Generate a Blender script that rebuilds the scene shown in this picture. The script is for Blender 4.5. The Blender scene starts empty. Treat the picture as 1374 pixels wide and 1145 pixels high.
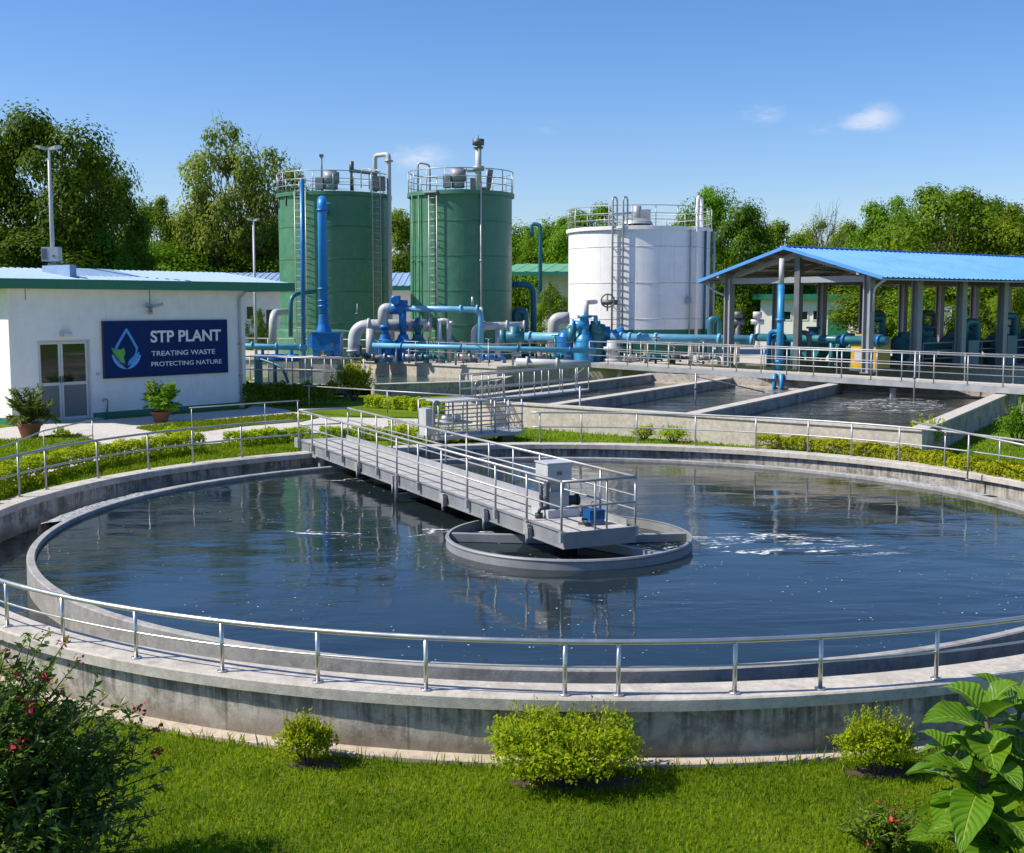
import bpy, math, random
import numpy as np
from mathutils import Vector, Matrix
random.seed(7); RNG = np.random.default_rng(11)
S = bpy.context.scene
COL = S.collection
PI = math.pi; R_ = math.radians
# ------------------------------------------------------------------ camera
F = 1630.0; CZ = 4.6; TH = math.atan(164.5 / F); W0, H0 = 1374, 1145
cd = bpy.data.cameras.new('camera'); cam = bpy.data.objects.new('camera', cd); COL.objects.link(cam)
cam.location = (0, 0, CZ); cam.rotation_euler = (PI/2 - TH, 0, 0)
cd.sensor_width = 36; cd.sensor_fit = 'HORIZONTAL'; cd.lens = 36 * F / W0; cd.clip_end = 9000; cd.clip_start = .1
S.camera = cam
def ray(px, py):
    a = (px - W0/2) / F; u = (H0/2 - py) / F
    return Vector((a, math.cos(TH) + u*math.sin(TH), -math.sin(TH) + u*math.cos(TH)))
def P(px, py, z=0.0):            # ground-plan position of a photo pixel at height z
    d = ray(px, py); return Vector((0, 0, CZ)) + d * ((z - CZ) / d.z)
def Q(px, py, Y):                # position of a photo pixel at distance Y
    d = ray(px, py); return Vector((0, 0, CZ)) + d * (Y / d.y)
# ------------------------------------------------------------------ sun, sky
SUN_EL = R_(47); sx, sy = -0.985, -0.13
n = math.hypot(sx, sy); sx /= n; sy /= n
sd = Vector((sx*math.cos(SUN_EL), sy*math.cos(SUN_EL), math.sin(SUN_EL)))
ld = bpy.data.lights.new('sun', 'SUN'); ld.energy = 4.9; ld.angle = R_(0.53); ld.color = (1, .93, .81)
sun = bpy.data.objects.new('sun', ld); COL.objects.link(sun)
sun.rotation_euler = (-sd).to_track_quat('-Z', 'Y').to_euler(); sun.location = (-30, -10, 60)
wd = bpy.data.worlds.new('World'); S.world = wd; wd.use_nodes = True
nt = wd.node_tree; nt.nodes.clear()
def nn(nt, t, **k):
    nd = nt.nodes.new(t)
    for a, v in k.items(): setattr(nd, a, v)
    return nd
sky = nn(nt, 'ShaderNodeTexSky', sky_type='NISHITA', sun_disc=False, sun_elevation=SUN_EL, sun_rotation=math.atan2(sx, sy),
         altitude=100, air_density=1.0, dust_density=0.6, ozone_density=2.2)
bg = nn(nt, 'ShaderNodeBackground'); bg.inputs['Strength'].default_value = .106
out = nn(nt, 'ShaderNodeOutputWorld')
# thin fair-weather wisps, placed by direction in the sky itself
geo = nn(nt, 'ShaderNodeTexCoord')
noi = nn(nt, 'ShaderNodeTexNoise'); noi.inputs['Scale'].default_value = 26; noi.inputs['Detail'].default_value = 7; noi.inputs['Roughness'].default_value = .62
mp = nn(nt, 'ShaderNodeMapping'); mp.inputs['Scale'].default_value = (1, 1, 2.6)
nt.links.new(geo.outputs['Generated'], mp.inputs['Vector']); nt.links.new(mp.outputs[0], noi.inputs['Vector'])
acc = None
for (px, py, rx, rz, amp) in [(1168, 158, 42, 22, .6), (1022, 152, 34, 16, .42), (560, 212, 55, 22, .5), (735, 168, 28, 15, .2), (1130, 172, 60, 10, .25)]:
    d = ray(px, py).normalized()
    sub = nn(nt, 'ShaderNodeVectorMath', operation='SUBTRACT'); nt.links.new(geo.outputs['Generated'], sub.inputs[0]); sub.inputs[1].default_value = d
    sc = nn(nt, 'ShaderNodeVectorMath', operation='MULTIPLY'); nt.links.new(sub.outputs[0], sc.inputs[0]); sc.inputs[1].default_value = (F/rx, F/rx, F/rz)
    le = nn(nt, 'ShaderNodeVectorMath', operation='LENGTH'); nt.links.new(sc.outputs[0], le.inputs[0])
    mr = nn(nt, 'ShaderNodeMapRange', interpolation_type='SMOOTHSTEP'); nt.links.new(le.outputs['Value'], mr.inputs['Value'])
    mr.inputs['From Min'].default_value = 1.15; mr.inputs['From Max'].default_value = 0; mr.inputs['To Min'].default_value = 0; mr.inputs['To Max'].default_value = amp
    if acc is None: acc = mr.outputs[0]
    else:
        ad = nn(nt, 'ShaderNodeMath', operation='ADD'); nt.links.new(acc, ad.inputs[0]); nt.links.new(mr.outputs[0], ad.inputs[1]); acc = ad.outputs[0]
nm = nn(nt, 'ShaderNodeMapRange', interpolation_type='SMOOTHSTEP'); nt.links.new(noi.outputs[0], nm.inputs['Value'])
nm.inputs['From Min'].default_value = .36; nm.inputs['From Max'].default_value = .66
mu = nn(nt, 'ShaderNodeMath', operation='MULTIPLY'); nt.links.new(nm.outputs[0], mu.inputs[0]); nt.links.new(acc, mu.inputs[1])
hs = nn(nt, 'ShaderNodeHueSaturation'); hs.inputs['Saturation'].default_value = 1.25
tint = nn(nt, 'ShaderNodeMix', data_type='RGBA', blend_type='MULTIPLY'); tint.inputs[0].default_value = 1; tint.inputs[7].default_value = (.96, .97, 1.12, 1); nt.links.new(sky.outputs[0], tint.inputs[6])
nt.links.new(tint.outputs[2], hs.inputs['Color'])
mx = nn(nt, 'ShaderNodeMix', data_type='RGBA'); nt.links.new(mu.outputs[0], mx.inputs['Factor']); nt.links.new(hs.outputs[0], mx.inputs[6]); mx.inputs[7].default_value = (6.6, 6.7, 7.2, 1)
nt.links.new(mx.outputs[2], bg.inputs['Color']); nt.links.new(bg.outputs[0], out.inputs[0])
S.view_settings.view_transform = 'Standard'; S.view_settings.look = 'None'; S.view_settings.exposure = 0.42; S.view_settings.gamma = 1
# ------------------------------------------------------------------ materials
MAT = {}
def _mat(name):
    m = bpy.data.materials.new(name); m.use_nodes = True; t = m.node_tree
    b = t.nodes['Principled BSDF']; MAT[name] = m
    return m, t, b
def _noise(t, scale, detail=5, rough=.6, coord='Object', stretch=None, dist=0):
    tc = nn(t, 'ShaderNodeTexCoord'); v = tc.outputs[coord]
    if stretch:
        mp = nn(t, 'ShaderNodeMapping'); mp.inputs['Scale'].default_value = stretch; t.links.new(v, mp.inputs['Vector']); v = mp.outputs[0]
    no = nn(t, 'ShaderNodeTexNoise'); no.inputs['Scale'].default_value = scale; no.inputs['Detail'].default_value = detail
    no.inputs['Roughness'].default_value = rough; no.inputs['Distortion'].default_value = dist
    t.links.new(v, no.inputs['Vector']); return no.outputs[0]
def _ramp(t, v, a, b, c0, c1, mode='SMOOTHSTEP'):
    mr = nn(t, 'ShaderNodeMapRange', interpolation_type=mode); t.links.new(v, mr.inputs['Value'])
    mr.inputs['From Min'].default_value = a; mr.inputs['From Max'].default_value = b
    mr.inputs['To Min'].default_value = c0; mr.inputs['To Max'].default_value = c1
    return mr.outputs[0]
def _mixc(t, f, a, b, mode='MIX'):
    m = nn(t, 'ShaderNodeMix', data_type='RGBA', blend_type=mode)
    for i, v in ((0, f), (6, a), (7, b)):
        if hasattr(v, 'node'): t.links.new(v, m.inputs[i])
        elif i == 0: m.inputs[0].default_value = v
        else: m.inputs[i].default_value = (*v, 1)
    return m.outputs[2]
def _math(t, op, a, b=0.0):
    m = nn(t, 'ShaderNodeMath', operation=op)
    for i, v in ((0, a), (1, b)):
        if hasattr(v, 'node'): t.links.new(v, m.inputs[i])
        else: m.inputs[i].default_value = v
    return m.outputs[0]
def _bump(t, b, h, strength=.3, dist=.02):
    bp = nn(t, 'ShaderNodeBump'); bp.inputs['Strength'].default_value = strength; bp.inputs['Distance'].default_value = dist
    t.links.new(h, bp.inputs['Height']); t.links.new(bp.outputs[0], b.inputs['Normal'])
def paint(name, c, rough=.45, metal=0.0, var=.18, scale=1.6, dirt=(.16, .13, .10), dirt_amt=.25, streak=True, bump=.0, spec=.5):
    m, t, b = _mat(name)
    n1 = _noise(t, scale, 6, .65)
    n2 = _noise(t, 2.2, 6, .7, stretch=(3, 3, .25)) if streak else _noise(t, 5, 6, .7)
    dk = tuple(x*(1-var) for x in c); lt = tuple(min(1, x*(1+var*.6)) for x in c)
    col = _mixc(t, _ramp(t, n1, .3, .7, 0, 1), dk, lt)
    col = _mixc(t, _ramp(t, n2, .52, .82, 0, dirt_amt), col, dirt)
    t.links.new(col, b.inputs['Base Color']); b.inputs['Metallic'].default_value = metal
    t.links.new(_ramp(t, n1, .2, .8, max(.05, rough-.1), min(1, rough+.12)), b.inputs['Roughness'])
    b.inputs['Specular IOR Level'].default_value = spec
    if bump: _bump(t, b, _noise(t, 40, 4), bump, .01)
    return m
def concrete(name, c, damp=.55, streaks=.5, patch=.35, scale=1.0):
    m, t, b = _mat(name)
    n1 = _noise(t, 1.1*scale, 8, .68, dist=.4); n2 = _noise(t, 7*scale, 8, .7); n3 = _noise(t, 1.6*scale, 7, .7, stretch=(2.6, 2.6, .28), dist=.6)
    n4 = _noise(t, 60, 3)
    col = _mixc(t, _ramp(t, n2, .3, .72, 0, 1), tuple(x*.8 for x in c), tuple(min(1, x*1.12) for x in c))
    col = _mixc(t, _ramp(t, n1, .48, .66, 0, patch), col, tuple(x*damp for x in c))
    col = _mixc(t, _ramp(t, n3, .54, .74, 0, streaks), col, (c[0]*.42, c[1]*.40, c[2]*.37))
    n5 = _noise(t, 2.0*scale, 9, .78, dist=.25); col = _mixc(t, _ramp(t, n5, .50, .60, 0, patch*.75), col, (c[0]*.36, c[1]*.35, c[2]*.33))
    col = _mixc(t, _ramp(t, n1, .36, .24, 0, .35), col, (min(1, c[0]*1.3), min(1, c[1]*1.22), c[2]*1.05))
    t.links.new(col, b.inputs['Base Color']); b.inputs['Roughness'].default_value = .88; b.inputs['Specular IOR Level'].default_value = .25
    h = _math(t, 'ADD', n2, _math(t, 'MULTIPLY', n4, .5)); _bump(t, b, h, .35, .02)
    return m
def leafmat(name, c0, c1, trans=.35, rough=.6, tip=None, spec=.14, tipat=.86, patch=.3, pscale=.55):
    m, t, b = _mat(name)
    g = nn(t, 'ShaderNodeNewGeometry')
    oi = nn(t, 'ShaderNodeObjectInfo')
    n1 = _noise(t, pscale, 5)
    r = _math(t, 'ADD', _math(t, 'MULTIPLY', g.outputs['Random Per Island'], 1-patch), _math(t, 'MULTIPLY', _ramp(t, n1, .35, .65, 0, 1), patch))
    col = _mixc(t, r, c0, c1)
    if tip: col = _mixc(t, _ramp(t, g.outputs['Random Per Island'], tipat, tipat+.04, 0, 1), col, tip)
    hsv = nn(t, 'ShaderNodeHueSaturation'); t.links.new(col, hsv.inputs['Color'])
    t.links.new(_ramp(t, oi.outputs['Random'], 0, 1, .482, .512, 'LINEAR'), hsv.inputs['Hue']); t.links.new(_ramp(t, oi.outputs['Random'], 0, 1, .85, 1.18, 'LINEAR'), hsv.inputs['Value'])
    col = hsv.outputs[0]
    t.links.new(col, b.inputs['Base Color']); b.inputs['Roughness'].default_value = rough; b.inputs['Specular IOR Level'].default_value = spec
    tr = nn(t, 'ShaderNodeBsdfTranslucent')
    tc = nn(t, 'ShaderNodeHueSaturation'); tc.inputs['Value'].default_value = 1.35; tc.inputs['Hue'].default_value = .49; t.links.new(col, tc.inputs['Color']); t.links.new(tc.outputs[0], tr.inputs['Color'])
    mxs = nn(t, 'ShaderNodeMixShader'); mxs.inputs[0].default_value = trans
    t.links.new(b.outputs[0], mxs.inputs[1]); t.links.new(tr.outputs[0], mxs.inputs[2])
    t.links.new(mxs.outputs[0], t.nodes['Material Output'].inputs['Surface'])
    return m
def flat(name, c, rough=.6, metal=0):
    m, t, b = _mat(name); b.inputs['Base Color'].default_value = (*c, 1); b.inputs['Roughness'].default_value = rough; b.inputs['Metallic'].default_value = metal
    n1 = _noise(t, 3, 4); t.links.new(_mixc(t, n1, tuple(x*.88 for x in c), tuple(min(1, x*1.1) for x in c)), b.inputs['Base Color'])
    return m
concrete('conc_wall', (.40, .37, .32), .45, .8, .8)
concrete('conc_ring', (.45, .42, .365), .38, .9, .95)
def ring_joints():
    m = MAT['conc_ring']; t = m.node_tree; b = t.nodes['Principled BSDF']; src = b.inputs['Base Color'].links[0].from_socket
    tc = nn(t, 'ShaderNodeTexCoord'); sp = nn(t, 'ShaderNodeSeparateXYZ'); t.links.new(tc.outputs['Object'], sp.inputs[0])
    a = _math(t, 'MULTIPLY', _math(t, 'ARCTAN2', sp.outputs[1], sp.outputs[0]), 5.4); fr = _math(t, 'ABSOLUTE', _math(t, 'SUBTRACT', _math(t, 'FRACT', a), .5))
    ln = _ramp(t, fr, .010, .003, 0, .55); hz = _math(t, 'ABSOLUTE', _math(t, 'SUBTRACT', sp.outputs[2], .34)); l2 = _ramp(t, hz, .010, .003, 0, .28)
    dr = _noise(t, 3.2, 6, .75, stretch=(2.4, 2.4, .10)); dm = _math(t, 'MULTIPLY', _ramp(t, dr, .44, .60, 0, .85), _ramp(t, _math(t, 'ADD', sp.outputs[2], _math(t, 'MULTIPLY', _noise(t, 2, 4), .5)),   .30, .95, 0, 1))
    dp = _math(t, 'MULTIPLY', _ramp(t, _math(t, 'ADD', sp.outputs[2], _math(t, 'MULTIPLY', _noise(t, 1.3, 6, .7), -.55)),   .06, -.22, 0, .7), 1.0)
    c1_ = _mixc(t, dm, src, (.085, .08, .07)); c1_ = _mixc(t, dp, c1_, (.15, .115, .075)); c1_ = _mixc(t, ln, c1_, (.10, .09, .08)); t.links.new(c1_, b.inputs['Base Color'])
ring_joints()
concrete('conc_coping', (.49, .455, .40), .68, .35, .45)
concrete('conc_cream', (.50, .455, .385), .72, .45, .3)
concrete('conc_deck', (.52, .48, .42), .75, .2, .3)
paint('beam_steel', (.24, .25, .26), .5, metal=.15, var=.16, dirt=(.2, .15, .1), dirt_amt=.4)
concrete('bridge_deck', (.44, .425, .40), .7, .3, .4)
concrete('conc_path', (.54, .51, .46), .86, .12, .3)
concrete('conc_foot', (.50, .42, .33), .7, .2, .3)
concrete('conc_weir', (.34, .335, .32), .6, .5, .5)
paint('white_wall', (.82, .80, .77), .7, var=.06, dirt=(.42, .38, .32), dirt_amt=.34, bump=.15)
paint('white_tank', (.80, .80, .80), .45, var=.05, dirt=(.52, .45, .38), dirt_amt=.3)
paint('green_tank', (.065, .20, .115), .42, var=.16, dirt=(.07, .085, .05), dirt_amt=.55)
paint('green_trim', (.012, .17, .10), .45, var=.12, dirt_amt=.12)
paint('green_band', (.02, .15, .085), .5, var=.15)
paint('green_roof', (.14, .36, .19), .5, var=.1)
paint('blue_roof', (.07, .27, .66), .4, var=.06, dirt=(.06, .2, .45), dirt_amt=.18, scale=.6)
paint('pale_roof', (.24, .36, .52), .6, metal=.0, var=.12, dirt_amt=.2)
paint('blue_paint', (.007, .15, .42), .35, var=.2, dirt=(.10, .09, .08), dirt_amt=.5)
paint('sky_pipe', (.14, .40, .58), .35, var=.14, dirt=(.16, .17, .17), dirt_amt=.5)
paint('teal_paint', (.02, .15, .20), .4, var=.2, dirt_amt=.3)
paint('yellow_paint', (.55, .32, .03), .45, var=.15, dirt_amt=.3)
paint('grey_pipe', (.46, .47, .48), .42, var=.1, dirt_amt=.3)
paint('grey_steel', (.34, .355, .37), .45, metal=.25, var=.14, dirt=(.22, .17, .12), dirt_amt=.3)
paint('dark_steel', (.12, .13, .14), .5, metal=.2, var=.2)
paint('column_grey', (.27, .285, .31), .5, metal=.1, var=.1, dirt_amt=.2)
paint('galv', (.38, .385, .39), .42, metal=.4, var=.12, dirt=(.3, .28, .25), dirt_amt=.25)
paint('stainless', (.60, .58, .55), .34, metal=.85, var=.06, dirt=(.5, .46, .4), dirt_amt=.2, streak=False)
paint('purlin', (.16, .15, .14), .6, var=.2)
flat('dark_grey', (.035, .037, .04)); flat('navy', (.004, .026, .115), .6); MAT['navy'].node_tree.nodes['Principled BSDF'].inputs['Specular IOR Level'].default_value = .15; flat('sign_white', (.78, .79, .8), .5)
flat('logo_blue', (.05, .30, .72), .4); flat('logo_green', (.10, .42, .05), .4); flat('logo_dark', (.01, .11, .06), .4); flat('logo_pale', (.13, .36, .80), .4)
flat('terracotta', (.28, .105, .05), .8); flat('soil', (.07, .05, .03), .95); flat('alum', (.55, .56, .58), .4, .3)
flat('bark', (.09, .07, .05), .9); flat('twig', (.10, .085, .05), .85); flat('rust', (.22, .11, .05), .8)
def glass():
    m, t, b = _mat('door_glass'); b.inputs['Base Color'].default_value = (.012, .018, .015, 1); b.inputs['Roughness'].default_value = .05; b.inputs['Specular IOR Level'].default_value = .8
    m, t, b = _mat('frosted'); b.inputs['Base Color'].default_value = (.14, .16, .16, 1); b.inputs['Roughness'].default_value = .3
glass()
def tank_detail(name, n, step, seam):
    m = MAT[name]; t = m.node_tree; b = t.nodes['Principled BSDF']; src = b.inputs['Base Color'].links[0].from_socket
    tc = nn(t, 'ShaderNodeTexCoord'); sp = nn(t, 'ShaderNodeSeparateXYZ'); t.links.new(tc.outputs['Object'], sp.inputs[0])
    zz = _math(t, 'DIVIDE', sp.outputs[2], step); row = _math(t, 'FLOOR', zz); hz = _math(t, 'ABSOLUTE', _math(t, 'SUBTRACT', _math(t, 'FRACT', _math(t, 'ADD', zz, .5)), .5))
    an = _math(t, 'ADD', _math(t, 'MULTIPLY', _math(t, 'ARCTAN2', sp.outputs[1], sp.outputs[0]), n/6.2832), _math(t, 'MULTIPLY', row, .37)); vt = _math(t, 'ABSOLUTE', _math(t, 'SUBTRACT', _math(t, 'FRACT', an), .5))
    ln = _math(t, 'MAXIMUM', _ramp(t, hz, .020, .008, 0, .75), _ramp(t, vt, .012, .005, 0, .4)); ln = _math(t, 'MULTIPLY', ln, _ramp(t, _noise(t, 1.3, 4, .6), .35, .6, .35, 1))
    dr = _noise(t, 2.6, 7, .75, stretch=(1.8, 1.8, .05)); dr = _math(t, 'MULTIPLY', _ramp(t, dr, .54, .72, 0, .55), _ramp(t, _math(t, 'FRACT', _math(t, 'ADD', zz, _noise(t, 1.1, 3))), .15, .95, .25, 1))
    t.links.new(_mixc(t, dr, _mixc(t, ln, src, seam), seam), b.inputs['Base Color'])
tank_detail('green_tank', 9, 2.1, (.045, .075, .045)); tank_detail('white_tank', 12, 2.4, (.42, .36, .30))
leafmat('leaf_dark', (.020, .070, .005), (.13, .24, .010), .42, patch=.55, pscale=8)  # tree leaves: patch noise paints light and dark clumps, imitating sunlit foliage
leafmat('leaf_mid', (.040, .12, .006), (.21, .33, .012), .45, patch=.5, pscale=8)
leafmat('leaf_olive', (.08, .15, .018), (.28, .37, .045), .45, patch=.5, pscale=9)
leafmat('leaf_hedge', (.13, .23, .008), (.46, .54, .012), .42, tip=(.66, .62, .02))
leafmat('leaf_shrub', (.12, .24, .006), (.50, .58, .012), .5)
leafmat('leaf_flowering', (.030, .10, .010), (.15, .27, .028), .34, rough=.36, spec=.3)
leafmat('leaf_palm', (.03, .08, .012), (.20, .26, .04), .3)
leafmat('grass', (.075, .165, .005), (.27, .37, .012), .45, patch=.55, pscale=1.3, spec=.06, tip=(.34, .31, .08), tipat=.93)  # patch noise paints shadow-like darker areas besides natural lawn variation
flat('petal_red', (.40, .015, .025), .6); flat('petal_orange', (.42, .06, .025), .6)
def lawn():
    m, t, b = _mat('lawn')
    a = _noise(t, .5, 6, .65); c = _noise(t, 5, 6, .7); d = _noise(t, 38, 4, .8)
    col = _mixc(t, _ramp(t, a, .3, .7, 0, 1), (.10, .18, .008), (.19, .27, .014))
    col = _mixc(t, _ramp(t, c, .35, .75, 0, .5), col, (.095, .16, .007))
    col = _mixc(t, _ramp(t, d, .45, .7, 0, .65), col, (.05, .10, .005))
    col = _mixc(t, _ramp(t, a, .68, .8, 0, .5), col, (.20, .19, .05))
    t.links.new(col, b.inputs['Base Color']); b.inputs['Roughness'].default_value = .95; b.inputs['Specular IOR Level'].default_value = .1
    _bump(t, b, _math(t, 'ADD', d, c), .9, .06)
lawn()
def water(name, base, foam=(), ripple=.12, sparkle=0.0):
    m, t, b = _mat(name)
    b.inputs['Roughness'].default_value = .045; b.inputs['IOR'].default_value = 1.333
    tc = nn(t, 'ShaderNodeTexCoord')
    w1 = _noise(t, .95, 3, .5, stretch=(.5, 1.25, 1), dist=.6); w2 = _noise(t, 5.5, 4, .6, stretch=(.6, 1.3, 1), dist=.6); w3 = _noise(t, .3, 2)
    amp = _ramp(t, w3, .36, .64, .35, 1.0)
    h = _math(t, 'ADD', _math(t, 'MULTIPLY', w1, 1.0), _math(t, 'MULTIPLY', w2, .11))
    h = _math(t, 'MULTIPLY', h, amp)
    _bump(t, b, h, 1.0, ripple)
    col = None; mask = None
    for (c, sxy, ang) in foam:
        mpn = nn(t, 'ShaderNodeMapping', vector_type='TEXTURE'); mpn.inputs['Location'].default_value = (*c, 0); mpn.inputs['Rotation'].default_value = (0, 0, ang); mpn.inputs['Scale'].default_value = (sxy[0], sxy[1], 1)
        sep = nn(t, 'ShaderNodeSeparateXYZ'); t.links.new(tc.outputs['Object'], sep.inputs[0])
        cmb = nn(t, 'ShaderNodeCombineXYZ'); t.links.new(sep.outputs[0], cmb.inputs[0]); t.links.new(sep.outputs[1], cmb.inputs[1])
        t.links.new(cmb.outputs[0], mpn.inputs['Vector'])
        ln = nn(t, 'ShaderNodeVectorMath', operation='LENGTH'); t.links.new(mpn.outputs[0], ln.inputs[0])
        k = _ramp(t, ln.outputs['Value'], 1, 0, 0, 1)
        mask = k if mask is None else _math(t, 'MAXIMUM', mask, k)
    if mask is not None:
        fn = _noise(t, .62, 3, .55, stretch=(.5, 1.5, 1), dist=2.2)
        line = _ramp(t, _math(t, 'ABSOLUTE', _math(t, 'SUBTRACT', fn, .5)), .026, .006, 0, 1)
        br = _ramp(t, _noise(t, 2.2, 4, .6), .36, .50, 0, 1)
        fine = _ramp(t, _noise(t, 14, 4, .7, stretch=(.6, 1.4, 1)), .40, .52, 0, 1)
        fm = _math(t, 'MULTIPLY', _math(t, 'MULTIPLY', line, br), _math(t, 'MULTIPLY', _ramp(t, mask, .02, .16, 0, 1), fine))
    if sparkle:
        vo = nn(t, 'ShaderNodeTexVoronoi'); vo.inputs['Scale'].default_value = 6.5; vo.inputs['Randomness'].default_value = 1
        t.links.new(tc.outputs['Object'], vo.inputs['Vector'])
        sp = _ramp(t, vo.outputs['Distance'], .13, .07, 0, 1)  # glints painted into the water colour as small white dots
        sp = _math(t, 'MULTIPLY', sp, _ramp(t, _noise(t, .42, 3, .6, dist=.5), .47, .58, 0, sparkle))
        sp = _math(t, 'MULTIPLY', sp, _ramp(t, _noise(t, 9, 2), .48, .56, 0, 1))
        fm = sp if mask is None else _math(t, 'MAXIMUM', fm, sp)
    n1 = _noise(t, .5, 4)
    base_c = _mixc(t, n1, tuple(x*.75 for x in base), tuple(x*1.25 for x in base))
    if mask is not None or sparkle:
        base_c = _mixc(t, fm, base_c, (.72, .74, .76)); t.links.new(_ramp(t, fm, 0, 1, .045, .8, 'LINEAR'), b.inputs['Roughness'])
    t.links.new(base_c, b.inputs['Base Color'])
    return m
# ------------------------------------------------------------------ mesh builder
OFF = {}
class MB:
    def __init__(s): s.v = []; s.f = []; s.sm = []; s.mi = []; s.cur = 0
    def add(s, vs, fs, smooth=False):
        o = len(s.v); s.v += [tuple(v) for v in vs]
        for f in fs: s.f.append(tuple(i+o for i in f)); s.sm.append(smooth); s.mi.append(s.cur)
        return s
    def box(s, c, d, rz=0.0, M=None):
        c = Vector(c); hx, hy, hz = d[0]/2, d[1]/2, d[2]/2
        m = M or Matrix.Rotation(rz, 3, 'Z')
        vs = [c + m @ Vector((a*hx, b*hy, e*hz)) for a in (-1, 1) for b in (-1, 1) for e in (-1, 1)]
        return s.add(vs, [(0, 1, 3, 2), (4, 6, 7, 5), (0, 4, 5, 1), (2, 3, 7, 6), (0, 2, 6, 4), (1, 5, 7, 3)])
    def bx(s, x0, x1, y0, y1, z0, z1): return s.box(((x0+x1)/2, (y0+y1)/2, (z0+z1)/2), (x1-x0, y1-y0, z1-z0))
    def beam(s, a, b, w, h, up=(0, 0, 1)):
        a = Vector(a); b = Vector(b); y = (b-a); L = y.length; y.normalize(); x = y.cross(Vector(up)); 
        if x.length < 1e-4: x = Vector((1, 0, 0))
        x.normalize(); z = x.cross(y)
        return s.box((a+b)/2, (w, L, h), M=Matrix((x, y, z)).transposed())
    def tube(s, pts, r, seg=10, closed=False, caps=True):
        pts = [Vector(p) for p in pts]; n = len(pts); rs = r if isinstance(r, (list, tuple)) else [r]*n
        vs = []; prev = None
        for i, p in enumerate(pts):
            if closed: t = pts[(i+1) % n] - pts[i-1]
            else: t = pts[min(i+1, n-1)] - pts[max(i-1, 0)]
            t.normalize()
            if prev is None:
                a = Vector((0, 0, 1)) if abs(t.z) < .9 else Vector((1, 0, 0))
                u = t.cross(a).normalized()
            else:
                u = prev - t*prev.dot(t); u.normalize()
            prev = u; w = t.cross(u)
            k = 1.0
            if 0 < i < n-1 or closed:
                d0 = (pts[i]-pts[i-1]).normalized(); k = 1/max(.5, t.dot(d0))
            for j in range(seg):
                an = 2*PI*j/seg; vs.append(p + (u*math.cos(an) + w*math.sin(an))*rs[i]*k)
        fs = []
        for i in range(n if closed else n-1):
            i2 = (i+1) % n
            for j in range(seg): fs.append((i*seg+j, i*seg+(j+1) % seg, i2*seg+(j+1) % seg, i2*seg+j))
        s.add(vs, fs, True)
        if caps and not closed:
            o = len(s.v)-len(vs)
            s.f.append(tuple(o+j for j in range(seg))[::-1]); s.sm.append(False); s.mi.append(s.cur)
            s.f.append(tuple(o+(n-1)*seg+j for j in range(seg))); s.sm.append(False); s.mi.append(s.cur)
        return s
    def lathe(s, prof, c=(0, 0, 0), seg=48, a0=0, a1=2*PI, smooth=True, sharp=True):
        c = Vector(c); full = abs(a1-a0-2*PI) < 1e-6; m = seg if full else seg+1
        segs = [(prof[i], prof[i+1]) for i in range(len(prof)-1)]
        for p, q in segs:                       # every band has its own verts: crisp profile edges
            vs = []
            for j in range(m):
                a = a0 + (a1-a0)*j/seg
                for (r, z) in (p, q): vs.append(c + Vector((r*math.sin(a), -r*math.cos(a), z)))
            fs = [(2*j, 2*((j+1) % m), 2*((j+1) % m)+1, 2*j+1) for j in range(seg)]
            s.add(vs, fs, smooth)
        return s
    def cyl(s, a, b, r, seg=16, r2=None): return s.tube([a, b], [r, r if r2 is None else r2], seg)
    def prism(s, poly, z0, z1):
        n = len(poly); vs = [(p[0], p[1], z0) for p in poly] + [(p[0], p[1], z1) for p in poly]
        ar = sum(poly[i][0]*poly[(i+1) % n][1]-poly[(i+1) % n][0]*poly[i][1] for i in range(n))
        fs = [tuple(range(n))[::-1], tuple(range(n, 2*n))] + [(i, (i+1) % n, n+(i+1) % n, n+i) for i in range(n)]
        if ar < 0: fs = [f[::-1] for f in fs]
        return s.add(vs, fs)
    def poly(s, pts): return s.add(pts, [tuple(range(len(pts)))])
    def build(s, name, mat, parent=None, label=None):
        me = bpy.data.meshes.new(name)
        off = Vector((0, 0, 0))
        if parent is not None: off = OFF.get(parent.name, Vector((0, 0, 0)))
        else:
            a = np.array(s.v); mn = a.min(0); mx_ = a.max(0); off = Vector(((mn[0]+mx_[0])/2, (mn[1]+mx_[1])/2, mn[2]))
        me.from_pydata([(x-off[0], y-off[1], z-off[2]) for x, y, z in s.v], [], s.f)
        me.polygons.foreach_set('use_smooth', s.sm)
        mats = mat if isinstance(mat, (list, tuple)) else [mat]
        for q in mats: me.materials.append(MAT[q] if isinstance(q, str) else q)
        if len(mats) > 1: me.polygons.foreach_set('material_index', s.mi)
        me.update()
        o = bpy.data.objects.new(name, me); COL.objects.link(o)
        if parent is not None: o.parent = parent; OFF[o.name] = off
        else: o.location = off; OFF[o.name] = off.copy()
        if label: o['label'] = label
        return o
def tag(o, label, cat, group=None):
    o['label'] = label; o['category'] = cat
    if group: o['group'] = group
    return o
def struct(o, kind='structure'): o['kind'] = kind; return o
def thing(name, label, cat, loc, rz=None, group=None):
    o = bpy.data.objects.new(name, None); COL.objects.link(o); o.location = loc; o.empty_display_size = .2
    if rz is not None: o.rotation_euler = (0, 0, rz); OFF[o.name] = Vector((0, 0, 0))     # children are given in local coordinates
    else: OFF[o.name] = Vector(loc)                                                       # children are given in world coordinates
    return tag(o, label, cat, group)
def copy_tree(o, parent=None, label=None):
    c = o.copy(); COL.objects.link(c)
    if parent is not None: c.parent = parent
    if label: c['label'] = label
    for ch in list(o.children): copy_tree(ch, c)
    return c
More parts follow.
